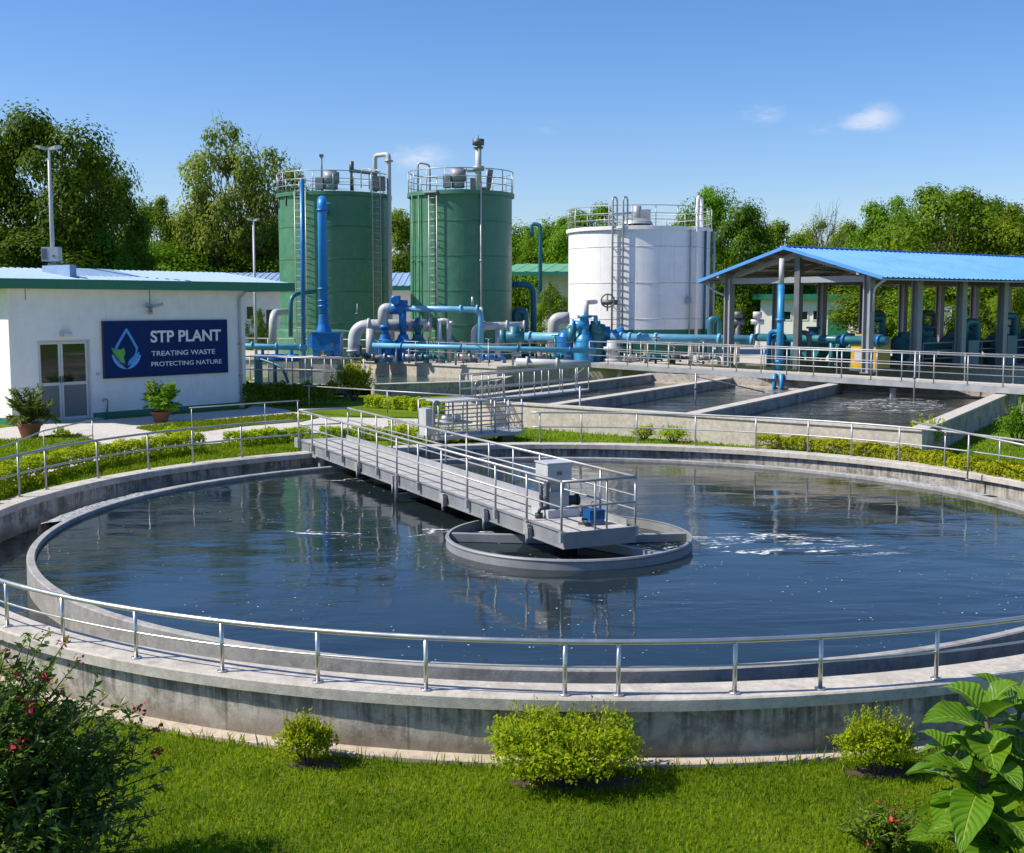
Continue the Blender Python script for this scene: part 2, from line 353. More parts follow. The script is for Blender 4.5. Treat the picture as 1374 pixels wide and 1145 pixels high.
def arc(c, R, z, a0, a1, n): return [Vector((c[0]+R*math.sin(a0+(a1-a0)*i/n), c[1]-R*math.cos(a0+(a1-a0)*i/n), z)) for i in range(n+1)]
def bend(pts, rad=.3, k=5):        # round the corners of a pipe run
    pts = [Vector(p) for p in pts]; o = [pts[0]]
    for i in range(1, len(pts)-1):
        a, b, c = pts[i-1], pts[i], pts[i+1]; d0 = (a-b); d1 = (c-b); r = min(rad, d0.length*.45, d1.length*.45); d0.normalize(); d1.normalize()
        p0 = b+d0*r; p1 = b+d1*r
        for j in range(k+1):
            t = j/k; o.append(p0*(1-t)**2 + b*2*t*(1-t) + p1*t*t)
    o.append(pts[-1]); return o
def resample(path, ds):
    path = [Vector(p) for p in path]; o = [path[0].copy()]; acc = 0
    for a, b in zip(path, path[1:]):
        L = (b-a).length; 
        if L < 1e-6: continue
        s = ds-acc
        while s <= L: o.append(a+(b-a)*(s/L)); s += ds
        acc = L-(s-ds)
    return o
def flange(mb, p, d, r, t=.06):
    p = Vector(p); d = Vector(d).normalized(); mb.cyl(p-d*t/2, p+d*t/2, r, 14)
def railing(parent, path, posts, h, mids=(.5,), rt=.028, rp=.024, rm=None, mat='galv', base=True, seg=8):
    up = Vector((0, 0, h)); rm = rm or rt*.8
    tr = MB().tube([Vector(p)+up for p in path], rt, seg).build('top_rail', mat, parent)
    for m in mids: MB().tube([Vector(p)+up*m for p in path], rm, seg).build('mid_rail', mat, parent)
    for p in posts:
        p = Vector(p); b = MB().cyl(p, p+up, rp, seg)
        if base: b.cyl(p, p+Vector((0, 0, .02)), rp*2.6, 10)
        b.build('post', mat, parent)
# fast leaf clouds -------------------------------------------------------
def leaf_mesh(name, pos, nrm, size, mat, aspect=.5, fold=.12, wid=None, updir=None, extra=None):
    n = len(pos); nrm = nrm/np.linalg.norm(nrm, axis=1, keepdims=True).clip(1e-6)
    t = RNG.normal(size=(n, 3)) if updir is None else updir
    t = t - nrm*(t*nrm).sum(1, keepdims=True); t /= np.linalg.norm(t, axis=1, keepdims=True).clip(1e-6)
    w = np.cross(nrm, t); s = (size if np.ndim(size) else np.full(n, size))[:, None]
    a = aspect/2
    vs = np.stack([pos - t*s*.5, pos - t*s*.05 + w*s*a + nrm*s*fold, pos + t*s*.5 - nrm*s*fold*.6, pos - t*s*.05 - w*s*a + nrm*s*fold], 1).reshape(-1, 3)
    me = bpy.data.meshes.new(name); me.vertices.add(4*n); me.vertices.foreach_set('co', vs.astype(np.float32).ravel())
    me.loops.add(6*n); me.polygons.add(2*n)
    base = (np.arange(n)*4)[:, None]
    idx = np.concatenate([base+np.array([[0, 1, 2]]), base+np.array([[0, 2, 3]])], 1).reshape(-1)
    me.loops.foreach_set('vertex_index', idx.astype(np.int32)); me.polygons.foreach_set('loop_start', np.arange(0, 6*n, 3).astype(np.int32))
    me.update(calc_edges=True); me.validate()
    me.materials.append(MAT[mat]); return me
def mesh_obj(name, me, parent=None, loc=None):
    o = bpy.data.objects.new(name, me); COL.objects.link(o)
    if parent is not None: o.parent = parent
    if loc is not None: o.location = loc
    return o
def rdir(n):
    d = RNG.normal(size=(n, 3)); return d/np.linalg.norm(d, axis=1, keepdims=True)
# ================================================================== ground
TC = Vector((1.2, 26.4, 0)); RO = 12.95; RI = 12.36; RW = 11.05; RIMZ = .12; FZ = -.65; WZ = -.22
def gz(x, y):
    t = min(1, max(0, (y-17.0)/8.0)); t = t*t*(3-2*t); return FZ*(1-t)
radii = [12.7, 13.0, 13.5, 14.2, 15, 16, 17.5, 19, 21, 24, 28, 34, 44, 60, 90, 150, 300, 700, 2000, 6000]
NA = 144; vs = []; fs = []
for r in radii:
    for j in range(NA):
        a = 2*PI*j/NA; x = TC.x+r*math.sin(a); y = TC.y-r*math.cos(a)
        vs.append((x, y, gz(x, y)))
for i in range(len(radii)-1):
    for j in range(NA): fs.append((i*NA+j, i*NA+(j+1) % NA, (i+1)*NA+(j+1) % NA, (i+1)*NA+j))
g = MB().add(vs, fs, True); g = g.build('ground', 'lawn'); struct(g)
def sheet(name, pix, z, mat, th=.03):
    m = MB().prism([P(x, y, z)[:2] for x, y in pix], z-th, z); o = m.build(name, mat); return struct(o)
sheet('path', [(-80, 668), (-60, 582), (14, 573), (331, 549), (345, 540), (396, 553), (440, 560), (560, 562), (735, 566), (735, 573), (560, 577), (420, 581), (300, 594), (215, 600), (120, 620), (0, 650)], .04, 'conc_path', .3)
sheet('lawn', [(-80, 625), (-60, 596), (30, 590), (70, 583), (105, 583), (128, 590), (136, 597), (110, 606), (60, 618), (0, 640), (-60, 652)], .07, 'lawn', .05)
sheet('lawn', [(182, 574), (235, 568), (330, 561), (395, 556), (428, 560), (405, 565), (330, 571), (262, 579), (236, 583), (212, 580)], .07, 'lawn', .05)
sheet('lawn', [(352, 545), (388, 540), (470, 538), (560, 548), (560, 560), (470, 558), (404, 552)], .055, 'lawn', .3)
# grass blades ------------------------------------------------------------
def blades(name, pts, hmin, hmax, w, z):
    n = len(pts); base = np.empty((n, 3)); base[:, :2] = pts; base[:, 2] = z
    h = RNG.uniform(hmin, hmax, n)[:, None]; an = RNG.uniform(0, 2*PI, n); d = np.stack([np.cos(an), np.sin(an), np.zeros(n)], 1)
    lean = rdir(n); lean[:, 2] = 0; lean *= RNG.uniform(.1, .9, n)[:, None]*h
    sw = d*(w*RNG.uniform(.6, 1.3, n)[:, None]); up = np.array([0, 0, 1.])
    mid = base+up*h*.6+lean*.35; tip = base+up*h*.95+lean
    v = np.stack([base-sw, base+sw, mid+sw*.7, tip, mid-sw*.7], 1).reshape(-1, 3)
    me = bpy.data.meshes.new(name); me.vertices.add(5*n); me.vertices.foreach_set('co', v.astype(np.float32).ravel())
    me.loops.add(5*n); me.polygons.add(n); me.loops.foreach_set('vertex_index', np.arange(5*n, dtype=np.int32)); me.polygons.foreach_set('loop_start', np.arange(0, 5*n, 5, dtype=np.int32))
    me.update(calc_edges=True); me.materials.append(MAT['grass'])
    o = mesh_obj('grass', me); o['kind'] = 'stuff'; return o
def inpoly(p, poly):
    x, y = p[:, 0], p[:, 1]; c = np.zeros(len(p), bool); n = len(poly)
    for i in range(n):
        x0, y0 = poly[i]; x1, y1 = poly[(i+1) % n]
        k = ((y0 > y) != (y1 > y)) & (x < (x1-x0)*(y-y0)/((y1-y0) or 1e-9)+x0); c ^= k
    return c
BARE = [(P(775, 1050, FZ), .80, .26), (P(424, 1028, FZ), .34, .16), (P(1180, 1038, FZ), .42, .18), (P(1190, 1120, FZ), .3, .2)]
n = 215000; pts = np.stack([RNG.uniform(-8.5, 11.0, n), RNG.uniform(10.4, 16.8, n)], 1)
pts = pts[(pts[:, 0]-TC.x)**2+(pts[:, 1]-TC.y)**2 > 13.11**2]
keep = np.ones(len(pts), bool)
for c, a, b in BARE: keep &= ((((pts[:, 0]-c.x)/a)**2+((pts[:, 1]-c.y)/b)**2) > RNG.uniform(.5, 1.3, len(pts)))
pts = pts[keep]
clump = .5+.5*np.sin(pts[:, 0]*2.3+np.sin(pts[:, 1]*1.7)*2)*np.sin(pts[:, 1]*2.9+pts[:, 0]*.8)
blades('grass', pts, .035, .085, .0055, FZ-.005)
nb = 700; a = RNG.uniform(-.75, .75, nb); r = 13.10+RNG.uniform(0, .08, nb)
blades('grass', np.stack([TC.x+r*np.sin(a), TC.y-r*np.cos(a)], 1), .10, .20, .007, FZ)
def lawn_blades(pix, z, n, h0, h1, w, rmin=None):
    poly = [tuple(P(x, y, z)[:2]) for x, y in pix]; A = np.array(poly); lo, hi = A.min(0), A.max(0)
    p = RNG.uniform(lo, hi, (n*3, 2)); p = p[inpoly(p, poly)][:n]
    p = p[(p[:, 0]-TC.x)**2+(p[:, 1]-TC.y)**2 > 13.05**2]
    return p
for pix, z, n in [([(-30, 625), (-30, 592), (30, 590), (105, 583), (136, 597), (60, 618), (0, 640), (-30, 652)], .07, 9000),
                  ([(182, 574), (235, 568), (395, 556), (428, 560), (330, 571), (240, 583), (212, 580)], .07, 7000),
                  ([(-30, 710), (-30, 660), (130, 622), (300, 597), (400, 584), (402, 606), (250, 624), (100, 655)], 0, 14000),
                  ([(680, 600), (700, 574), (860, 582), (1000, 590), (1230, 607), (1340, 528), (1420, 530), (1420, 680), (1300, 630), (1050, 606), (850, 598)], 0, 26000),
                  ([(520, 600), (520, 566), (700, 576), (690, 598)], 0, 6000)]:
    blades('grass', lawn_blades(pix, z, n, 0, 0, 0), .05, .13, .016, z-.005)
for c, a, b in BARE[:3]:
    m = MB(); k = 40; ring = [(c.x+math.cos(2*PI*i/k)*a*(.95+.18*math.sin(3*i)+random.uniform(-.07, .07)), c.y+math.sin(2*PI*i/k)*b*(1+random.uniform(-.12, .12)), FZ+.006) for i in range(k)]
    m.poly(ring); struct(m.build('bare_soil', 'soil'))
# ================================================================== round settling tank
T = thing('settling_tank', 'round concrete settling tank full of dark water ringed by metal handrails', 'settling tank', (TC.x, TC.y, FZ))
MB().lathe([(RO-.09, RIMZ-.14), (RO-.09, -.95)], TC, 160).lathe([(RI+.10, -1.4), (RI+.10, RIMZ-.14)], TC, 160).build('outer_wall', 'conc_ring', T)
MB().lathe([(RI, RIMZ-.15), (RI, RIMZ-.015), (RI+.015, RIMZ), (RO-.02, RIMZ), (RO, RIMZ-.02), (RO, RIMZ-.15), (RO-.09, RIMZ-.15)], TC, 160).lathe([(RI, RIMZ-.15), (RI+.1, RIMZ-.15)], TC, 160).build('coping', 'conc_coping', T)
MB().lathe([(RW-.16, -1.4), (RW-.16, -.145), (RW-.14, -.125), (RW-.02, -.125), (RW, -.145), (RW, -1.4)], TC, 160).build('weir_wall', 'conc_weir', T)
MB().lathe([(RO-.09, FZ+.055), (RO+.13, FZ+.055), (RO+.14, FZ+.045), (RO+.14, FZ-.2)], TC, 160).build('footing', 'conc_foot', T)
MB().lathe([(0, -1.35), (RO-.1, -1.35)], TC, 64).build('floor', 'dark_grey', T)
# launder lip the water runs over, on the left and far right
def lip(a0, a1):
    return MB().lathe([(RW+.0, -.16), (RW+.42, -.19), (RW+.44, -.26), (RW+.40, -.30), (RW, -.28)], TC, 40, a0, a1)
lip(R_(-152), R_(-93)).build('overflow_lip', 'conc_weir', T)
lip(R_(80), R_(150)).build('overflow_lip', 'conc_weir', T)
wc = P(763, 717, -.02); ringR = 2.47
water('water_main', (.012, .020, .022), foam=[(P(985, 727, WZ)[:2], (2.9, 1.1), R_(4)), (P(1075, 736, WZ)[:2], (2.6, .9), R_(-6)), (P(480, 716, WZ)[:2], (2.1, .7), 0), (P(570, 714, WZ)[:2], (1.8, .8), 0), (P(530, 643, WZ)[:2], (2.5, .6), 0)], ripple=.023, sparkle=1.0)
water('water_channel', (.02, .024, .018), ripple=.06)
o = MB().lathe([(0, 0), (RW-.155, 0)], (0, 0, 0), 120).build('water', 'water_main'); o.data.transform(Matrix.Identity(4)); struct(o)
me = o.data; me.transform(Matrix.Translation((TC.x, TC.y, WZ))); o.location = (0, 0, 0); OFF[o.name] = Vector((0, 0, 0))
o = MB().lathe([(RW-.01, -.62), (RI+.11, -.62)], TC, 120).build('water', 'water_channel'); struct(o)
# water spilling over the lip at the left
def spill(a0, a1, n, name, lab):
    m = MB(); k = 60
    prof = [(RW-.15, -.155), (RW-.02, -.115), (RW+.30, -.15), (RW+.46, -.20), (RW+.50, -.40), (RW+.54, -.61)]
    vs = []
    for i in range(k+1):
        a = a0+(a1-a0)*i/k
        for q, (r, z) in enumerate(prof):
            jr = random.uniform(-.02, .05)*q/3; vs.append((TC.x+(r+jr)*math.sin(a), TC.y-(r+jr)*math.cos(a), z+random.uniform(-.008, .012)))
    L = len(prof); fs = [(i*L+j, i*L+j+1, (i+1)*L+j+1, (i+1)*L+j) for i in range(k) for j in range(L-1)]
    m.add(vs, fs, True); o = m.build('water', name); struct(o); return o
m, t, b = _mat('spill_water'); nz = _noise(t, 9, 5, .7, stretch=(1, 1, .5), dist=1)
t.links.new(_mixc(t, _ramp(t, nz, .34, .54, 0, 1), (.05, .055, .045), (.55, .56, .56)), b.inputs['Base Color']); b.inputs['Roughness'].default_value = .12; _bump(t, b, nz, .7, .05)
spill(R_(-112), R_(-89), 0, 'spill_water', '')
spill(R_(108), R_(128), 0, 'spill_water', '')
# feedwell ring
paint('ring_steel', (.27, .28, .285), .5, metal=.15, var=.15, dirt=(.2, .14, .08), dirt_amt=.5)
FW = thing('feedwell_ring', 'round grey steel feedwell ring standing in the tank water under the end of the footbridge', 'steel ring', (wc.x, wc.y, -.5))
c3 = Vector((wc.x, wc.y, 0))
MB().lathe([(ringR-.05, -.75), (ringR-.05, -.05), (ringR-.06, -.02), (ringR, -.02), (ringR+.015, -.05), (ringR+.0, -.09), (ringR, -.75)], c3, 120).build('ring_wall', 'ring_steel', FW)
def arm(a): 
    d = Vector((math.sin(a), -math.cos(a), 0)); return MB().beam(c3+d*.3+Vector((0, 0, -.13)), c3+d*(ringR-.06)+Vector((0, 0, -.13)), .16, .16).build('support_arm', 'ring_steel', FW)
arm(R_(97)); arm(R_(-97)); arm(R_(178)); arm(R_(45))
MB().cyl(c3+Vector((0, 0, -1.2)), c3+Vector((0, 0, .06)), .28, 20).build('centre_column', 'dark_steel', FW)
# handrails round the tank -------------------------------------------------
def ang(px, R, z, front):       # angle on the tank whose rim point shows at photo column px
    best = None
    for i in range(-3600, 3600):
        a = i*PI/3600
        if (abs(a) < PI/2) != front: continue
        p = Vector((TC.x+R*math.sin(a), TC.y-R*math.cos(a), z)); q = p-Vector((0, 0, CZ))
        fw = q.y*math.cos(TH)-q.z*math.sin(TH); x = W0/2+F*q.x/fw
        if best is None or abs(x-px) < best[0]: best = (abs(x-px), a)
    return best[1]
RR = RO-.14
def on(a, z=RIMZ, R=RR): return Vector((TC.x+R*math.sin(a), TC.y-R*math.cos(a), z))
fr = thing('handrail', 'stainless steel handrail curving along the near rim of the round tank', 'handrail', on(0))
railing(fr, arc(TC, RR, RIMZ, R_(-75), R_(70), 90), [on(ang(px, RR, RIMZ, True)) for px in (10, 85, 183, 298, 427, 572, 758, 830, 986, 1100, 1256)] + [on(R_(-62)), on(R_(56))], .63, (.53,), rt=.033, rp=.026, rm=.014, mat='stainless', seg=12)
bl = thing('handrail', 'grey handrail on the far left rim of the tank in front of the sign building', 'handrail', on(R_(-125)))
aL = ang(400, RR, RIMZ, False)
railing(bl, arc(TC, RR, RIMZ, R_(-80), aL, 50), [on(ang(px, RR, RIMZ, False)) for px in (26, 62, 131, 199, 259, 324)] + [on(R_(-86))], .98, (.55,), rt=.03, rp=.026, rm=.024)
br = thing('handrail', 'grey handrail on the far right rim of the tank beside the yellow hedge', 'handrail', on(R_(125)))
aR0 = ang(712, RR, RIMZ, False)
railing(br, arc(TC, RR, RIMZ, aR0, R_(86)-2*PI if aR0 < 0 else R_(86), 60), [on(ang(px, RR, RIMZ, False)) for px in (724, 780, 854, 933, 1014, 1084, 1142, 1206, 1267, 1340, 1405)], .98, (.52,), rt=.03, rp=.026, rm=.022)
# path handrails
def rail_px(name_label, pix, posts, h, mids=(.5,), z=0.0, mat='galv', rt=.028, group=None):
    path = [P(x, y, z) for x, y in pix]
    t = thing('handrail', name_label, 'handrail', path[0], group=group)
    pp = []
    for px in posts:
        for (a, b), (pa, pb) in zip(zip(pix, pix[1:]), zip(path, path[1:])):
            if a[0] <= px <= b[0] or b[0] <= px <= a[0]:
                py = a[1]+(b[1]-a[1])*(px-a[0])/((b[0]-a[0]) or 1); pp.append(P(px, py, z)); break
    railing(t, path, pp, h, mids, rt=rt, rp=rt*.85, mat=mat); return t
rail_px('thin grey path handrail between the left lawn and the clipped yellow hedge', [(-20, 660), (25, 640), (60, 622), (125, 604)], (-10, 25, 60, 125), .95, (.5,), z=.0, rt=.022)
rail_px('taller single bar handrail standing on the far right tank rim', [(1222, 622), (1298, 644), (1410, 676)], (1298, 1400), 1.22, ())
rail_px('grey handrail between the sign building apron and the footbridge', [(255, 585), (330, 578), (402, 572)], (258, 356, 400), .98, (), rt=.018)
rail_px('long thin handrail across the lawn behind the footbridge', [(408, 548), (520, 557), (640, 566)], (415, 520, 636), 1.0, ())
# ================================================================== concrete basins on the right
BZ = .85; BW = .42
def wall(mb, a, b, w, z0, z1, side=0):
    a = Vector((a[0], a[1], 0)); b = Vector((b[0], b[1], 0)); d = (b-a).normalized(); nrm = Vector((-d.y, d.x, 0))
    mb.prism([(a+nrm*(w/2)*(1-side))[:2], (b+nrm*(w/2)*(1-side))[:2], (b-nrm*(w/2)*(1+side))[:2], (a-nrm*(w/2)*(1+side))[:2]], z0, z1)
A0 = P(1232, 578, BZ); u_ = (P(745, 546, BZ)-A0); u_.z = 0; u_.normalize(); v_ = Vector((-u_.y, u_.x, 0)); v_ = Vector((.50, .866, 0))
def bp(s, t): return Vector((A0.x, A0.y, 0)) + u_*s + v_*t
def sdiv(px, py):
    q = P(px, py, BZ)-A0; q.z = 0; return q.dot(u_)
BL = 19.0
s2 = sdiv(945, 555); s1 = sdiv(740, 545); s0 = sdiv(618, 536)
B = thing('aeration_basin', 'open rectangular concrete basins in a row behind the round tank', 'concrete basin', bp(s1/2, 0))
fw_ = MB(); wall(fw_, bp(-.2, 0), bp(s0+.2, 0), BW, -.3, BZ); fw_.build('front_wall', 'conc_cream', B)
fw_ = MB(); wall(fw_, bp(-.2, -.02), bp(s0+.2, -.02), BW+.06, BZ+.003, BZ+.07); fw_.build('wall_cap', 'conc_deck', B)
for s in (0, s2, s1, s0):
    w = MB(); wall(w, bp(s, BW/2+.005), bp(s, BL), BW, -.3, BZ-.005); w.build('dividing_wall', 'conc_wall', B)
    w = MB(); wall(w, bp(s, BW/2+.04), bp(s, BL), BW+.10, BZ, BZ+.065); w.build('wall_cap', 'conc_deck', B)
w = MB(); wall(w, bp(-.2, BL+.3), bp(s0+.2, BL+.3), .5, -.3, BZ+.1); w.build('back_wall', 'conc_wall', B)
for sa, sb in ((0, s2), (s2, s1), (s1, s0)):
    w = MB(); wall(w, bp(sa+BW/2+.01, BL-.15), bp(sb-BW/2-.01, BL-.15), .35, -.3, .56); w.build('ledge', 'conc_foot', B)
water('water_basin', (.035, .040, .034), foam=[(bp(s2/2, 13)[:2], (2.5, 5), math.atan2(v_.y, v_.x)-PI/2), (bp((s1+s2)/2, 17)[:2], (2.2, 2.5), 0)], ripple=.10, sparkle=.3)
for sa, sb in ((0, s2), (s2, s1), (s1, s0)):
    m = MB(); m.poly([tuple(bp(sa+.1, .1)[:2])+(.48,), tuple(bp(sb-.1, .1)[:2])+(.48,), tuple(bp(sb-.1, BL)[:2])+(.48,), tuple(bp(sa+.1, BL)[:2])+(.48,)])
    o = m.build('water', 'water_basin'); struct(o); o.data.transform(Matrix.Translation(o.location)); o.location = (0, 0, 0)
# small settling pool on the left of the basins
PZ = .62
L0, L1, L2, L3 = P(500, 517, PZ), P(660, 512, PZ), P(690, 503, PZ), P(505, 506, PZ)
pl = thing('settling_pool', 'low concrete pool of greenish water between the round shrub and the pipe platform', 'pool', (L0.x, L0.y, 0))
for a, b in ((L0, L1), (L1, L2)):
    w = MB(); wall(w, a, b, .5, -.3, PZ); w.build('pool_wall', 'conc_wall', pl)
    w = MB(); wall(w, a, b, .62, PZ+.003, PZ+.06); w.build('wall_cap', 'conc_coping', pl)
water('water_pool', (.05, .10, .08), ripple=.05)
m = MB(); m.poly([(L0.x-6, L0.y+.3, .42), (L1.x, L1.y+.2, .42), (L2.x+2, L2.y+10, .42), (L3.x-8, L3.y+14, .42)]); struct(m.build('water', 'water_pool'))
# ================================================================== raised pipe platform
ZP = 1.2
PA, PB, PC = P(470, 482, ZP), P(667, 492, ZP), P(667, 492, ZP)+Vector((4.3, 4.2, 0))
platform_poly = [PA[:2], PB[:2], PC[:2], (40, 66), (60, 96), (-30, 96), (-20, PA.y+2.5)]
pf = thing('concrete_platform', 'raised pale concrete platform carrying the pipes and storage tanks', 'platform', (PA.x, PA.y, 0))
MB().prism(platform_poly, -.3, ZP-.12).build('base_wall', 'conc_cream', pf)
cx_ = sum(p[0] for p in platform_poly)/7; cy_ = sum(p[1] for p in platform_poly)/7
MB().prism([(p[0]+(p[0]-cx_)*.003, p[1]-.09) for p in platform_poly], ZP-.115, ZP).build('slab', 'conc_deck', pf)
# ================================================================== steel walkway over the basin ends
K0 = P(790, 487.5, ZP); K1 = P(1395, 523, ZP); kd = (K1-K0).normalized(); kn = Vector((-kd.y, kd.x, 0)); kn = kn if kn.y > 0 else -kn
wk = thing('walkway', 'long steel walkway with rails over the basin ends beside the blue shed', 'walkway', (K0+K1)/2)
def strip(z0, z1, o0, o1, e0=0, e1=0): 
    a = K0+kd*e0; b = K1+kd*e1; return MB().prism([(a+kn*o0)[:2], (b+kn*o0)[:2], (b+kn*o1)[:2], (a+kn*o1)[:2]], z0, z1)
strip(ZP-.02, ZP+.03, .07, 2.0).build('deck', 'conc_deck', wk)
strip(ZP-.24, ZP+.035, 0, .06).build('edge_beam', 'grey_steel', wk)
strip(ZP-.30, ZP-.03, 1.9, 2.0).build('edge_beam', 'grey_steel', wk)
LK = (K1-K0).length
for o_, lab in ((.04, 0), (1.95, 1)):
    path = [K0+kn*o_+Vector((0, 0, .03)), K1+kn*o_+Vector((0, 0, .03))]
    k = int(LK/1.55) if lab == 0 else int(LK/2.2)
    railing(wk, path, [path[0].lerp(path[1], i/k) for i in range(k+1)], 1.22, (.36, .68) if lab == 0 else (.5,), rt=.034, rp=.03, rm=.024, seg=6)
for f in (.08, .3, .52, .74, .97):
    p = K0.lerp(K1, f)+kn*.4; MB().box((p.x, p.y, .45), (.22, .22, .85)).build('support_post', 'grey_steel', wk)
# railing along the platform's near edge
e0 = PA+Vector((-7.5, 3.2, 0)); 
path = [e0+Vector((0, .25, 0)), PA+Vector((0, .25, 0)), PB+Vector((-.2, .25, 0)), K0+Vector((-.4, .3, .02))]
t = thing('handrail', 'thin galvanised handrail on the edge of the pipe platform before the green tanks', 'handrail', path[1])
pp = resample(path, 2.05); railing(t, path, pp, 1.2, (.55,), rt=.032, rp=.028, rm=.024, seg=6)
# ================================================================== footbridge to the tank centre
DZ = .36
n0 = P(758, 717, DZ); n1 = P(846, 707, DZ); f0 = P(403, 592, DZ)
bd = (f0-n0); BLn = bd.length; bang = math.atan2(bd.y, bd.x)-PI/2
bw = (n1-n0).length
FB = thing('footbridge', 'grey steel footbridge with handrails reaching from the tank rim to the steel ring', 'footbridge', (n0.x, n0.y, DZ), bang)
def BL_(x, y, z=0): return Vector((x, y, z))
MB().bx(.05, bw-.05, .02, BLn, -.05, 0).build('deck', 'bridge_deck' if 'bridge_deck' in MAT else 'conc_deck', FB)
# deck planks with narrow joints
pk = MB(); y = .03; 
while y < BLn-.1:
    w = .92; pk.bx(.07, bw-.07, y, min(y+w, BLn), .004, .022); y += w+.012
pk.build('deck_plates', 'bridge_deck', FB)
for x0 in (0, bw-.05):
    m = MB().bx(x0, x0+.05, 0, BLn, -.28, .03)
    xo = x0-.03 if x0 == 0 else x0+.05
    m.bx(xo, xo+.03, 0, BLn, -.285, -.26).bx(xo, xo+.03, 0, BLn, .01, .033); m.build('side_beam', 'beam_steel', FB)
MB().bx(-.03, bw+.03, -.035, 0-.003, -.28, .03).build('end_plate', 'beam_steel', FB)
MB().bx(bw-.10, bw-.08, .1, BLn-.3, .022, .16).build('toe_board', 'grey_steel', FB)
for i in range(7):
    yy = 1.2+i*2.2; MB().bx(.06, bw-.06, yy, yy+.08, -.25, -.06).build('cross_beam', 'dark_steel', FB)
for i, yy in enumerate((1.4, 3.4, 5.6, 8.8, 11.5)):
    m = MB().bx(-.12, -.035, yy-.09, yy+.09, -.22, -.02).cyl((-.08, yy, -.2), (-.08, yy, -.42-.06*(i % 2)), .03, 8)
    m.bx(-.13, -.04, yy-.13, yy-.10, -.3, -.08); m.build('clamp_bracket', 'grey_steel' if i % 2 else 'conc_weir', FB)
m = MB().cyl((-.25, 8.1, -.05), (-.25, 8.1, -.75), .045, 8); m.beam((-.25, 8.1, -.42), (.5, 8.0, -.42), .1, .12); m.build('scraper_arm', 'dark_steel', FB)
m = MB().bx(.1, .24, BLn-1.7, BLn-1.5, -1.2, -.28).bx(-.05, .6, BLn-1.75, BLn-1.4, -.34, -.285).bx(bw-.3, bw-.16, BLn-1.7, BLn-1.5, -1.2, -.28); m.build('support_leg', 'grey_steel', FB)
m = MB().bx(-.12, .0, BLn-.1, BLn+.25, -.2, .1).bx(.0, bw, BLn, BLn+.5, -.25, .0); m.build('end_bearing', 'grey_steel', FB)
h = .95; rk = dict(mat='galv', seg=10)
ys = [.03+i*(BLn-.06)/12.0 for i in range(13)]
def side(x, ys, nm):
    path = [BL_(x, 0.03, .02), BL_(x, BLn-.03, .02)]
    up = Vector((0, 0, h))
    tr = MB().tube([p+up for p in path], .03, 10).build('top_rail', 'galv', FB)
    for mm in ((.5,) if nm == 0 else (.34, .62)): MB().tube([p+up*mm for p in path], .020, 8).build('mid_rail', 'galv', FB)
    for y in ys: 
        b = MB().cyl((x, y, -.15), (x, y, h+.02), .023, 10); b.bx(x-.045, x+.045, y-.05, y+.05, -.16, .03); b.build('post', 'galv', FB)
side(-.03-.026, ys, 0); side(bw+.05, [.03+i*(BLn-.06)/13.0 for i in range(14)], 1)
for m_, r in ((1, .03), (.5, .022)):
    MB().tube([(-.056, .03, .02+h*m_), (bw+.05, .03, .02+h*m_)], r, 10).build('end_rail', 'galv', FB)
for m_, r in ((1, .03), (.5, .022)):
    MB().tube([(-.056, BLn-.03, .02+h*m_), (bw+.05, BLn-.03, .02+h*m_)], r, 10).build('end_rail', 'galv', FB)
for x in (bw*.45, bw*.62): MB().cyl((x, .05, 0), (x, .05, h), .02, 8).build('post', 'galv', FB)
# drive unit on the bridge
def loc_on(px, py, z=DZ+.025): return P(px, py, z)
q = loc_on(742, 691)
def uvB(p):  # world -> bridge-local
    d = p-Vector((n0.x, n0.y, DZ)); c, s = math.cos(-bang), math.sin(-bang); return Vector((d.x*c-d.y*s, d.x*s+d.y*c, d.z))
DU = thing('drive_unit', 'grey scraper drive with square control box standing on the footbridge deck', 'drive unit', q, bang)
MB().bx(-.30, .42, -.36, .36, 0, .16).build('base_plinth', 'grey_pipe', DU)
m = MB().bx(-.20, .24, -.22, .22, .165, .5); m.prism([(-.13, -.15), (.17, -.15), (.17, .15), (-.13, .15)], .5, .72); m.build('pedestal', 'grey_steel', DU)
MB().bx(-.26, -.18, -.2, -.12, .17, .68).bx(-.25, -.205, .05, .12, .17, .6).build('cable_duct', 'dark_steel', DU)
cb = MB().bx(-.26, .28, -.26, .26, .72, 1.06).bx(-.28, .30, -.28, .28, 1.06, 1.085).build('control_box', 'grey_pipe', DU)
MB().bx(-.05, .05, -.28, -.262, .84, .90).build('indicator_plate', 'purlin', cb); MB().cyl((.30, .0, .9), (.283, 0, .9), .03, 10).build('knob', 'dark_steel', cb)
m = MB().cyl((.2, -.05, .28), (.50, -.05, .28), .10, 16).cyl((.50, -.05, .28), (.54, -.05, .28), .12, 16).cyl((.15, .25, .2), (.15, .25, .38), .22, 20); m.build('gear_motor', 'dark_grey', DU)
m = MB().tube(bend([(-.42, -.2, .02), (-.42, -.2, .18), (-.2, -.2, .2)], .08), .035, 8).cyl((-.42, -.2, 0), (-.42, -.2, .1), .08, 10); m.build('hose_fitting', 'dark_grey', DU)
q = loc_on(797, 703)
PM = thing('pump_motor', 'small blue pump motor standing at the tip of the footbridge', 'motor', q, bang)
m = MB().bx(-.17, .17, -.15, .15, .0, .06); m.build('base_plate', 'dark_steel', PM)
m = MB().bx(-.16, .16, -.13, .13, .06, .27)
for i in range(7): m.bx(-.17, .17, -.13+i*.04, -.115+i*.04, .1, .285)
m.build('housing', 'blue_paint', PM)
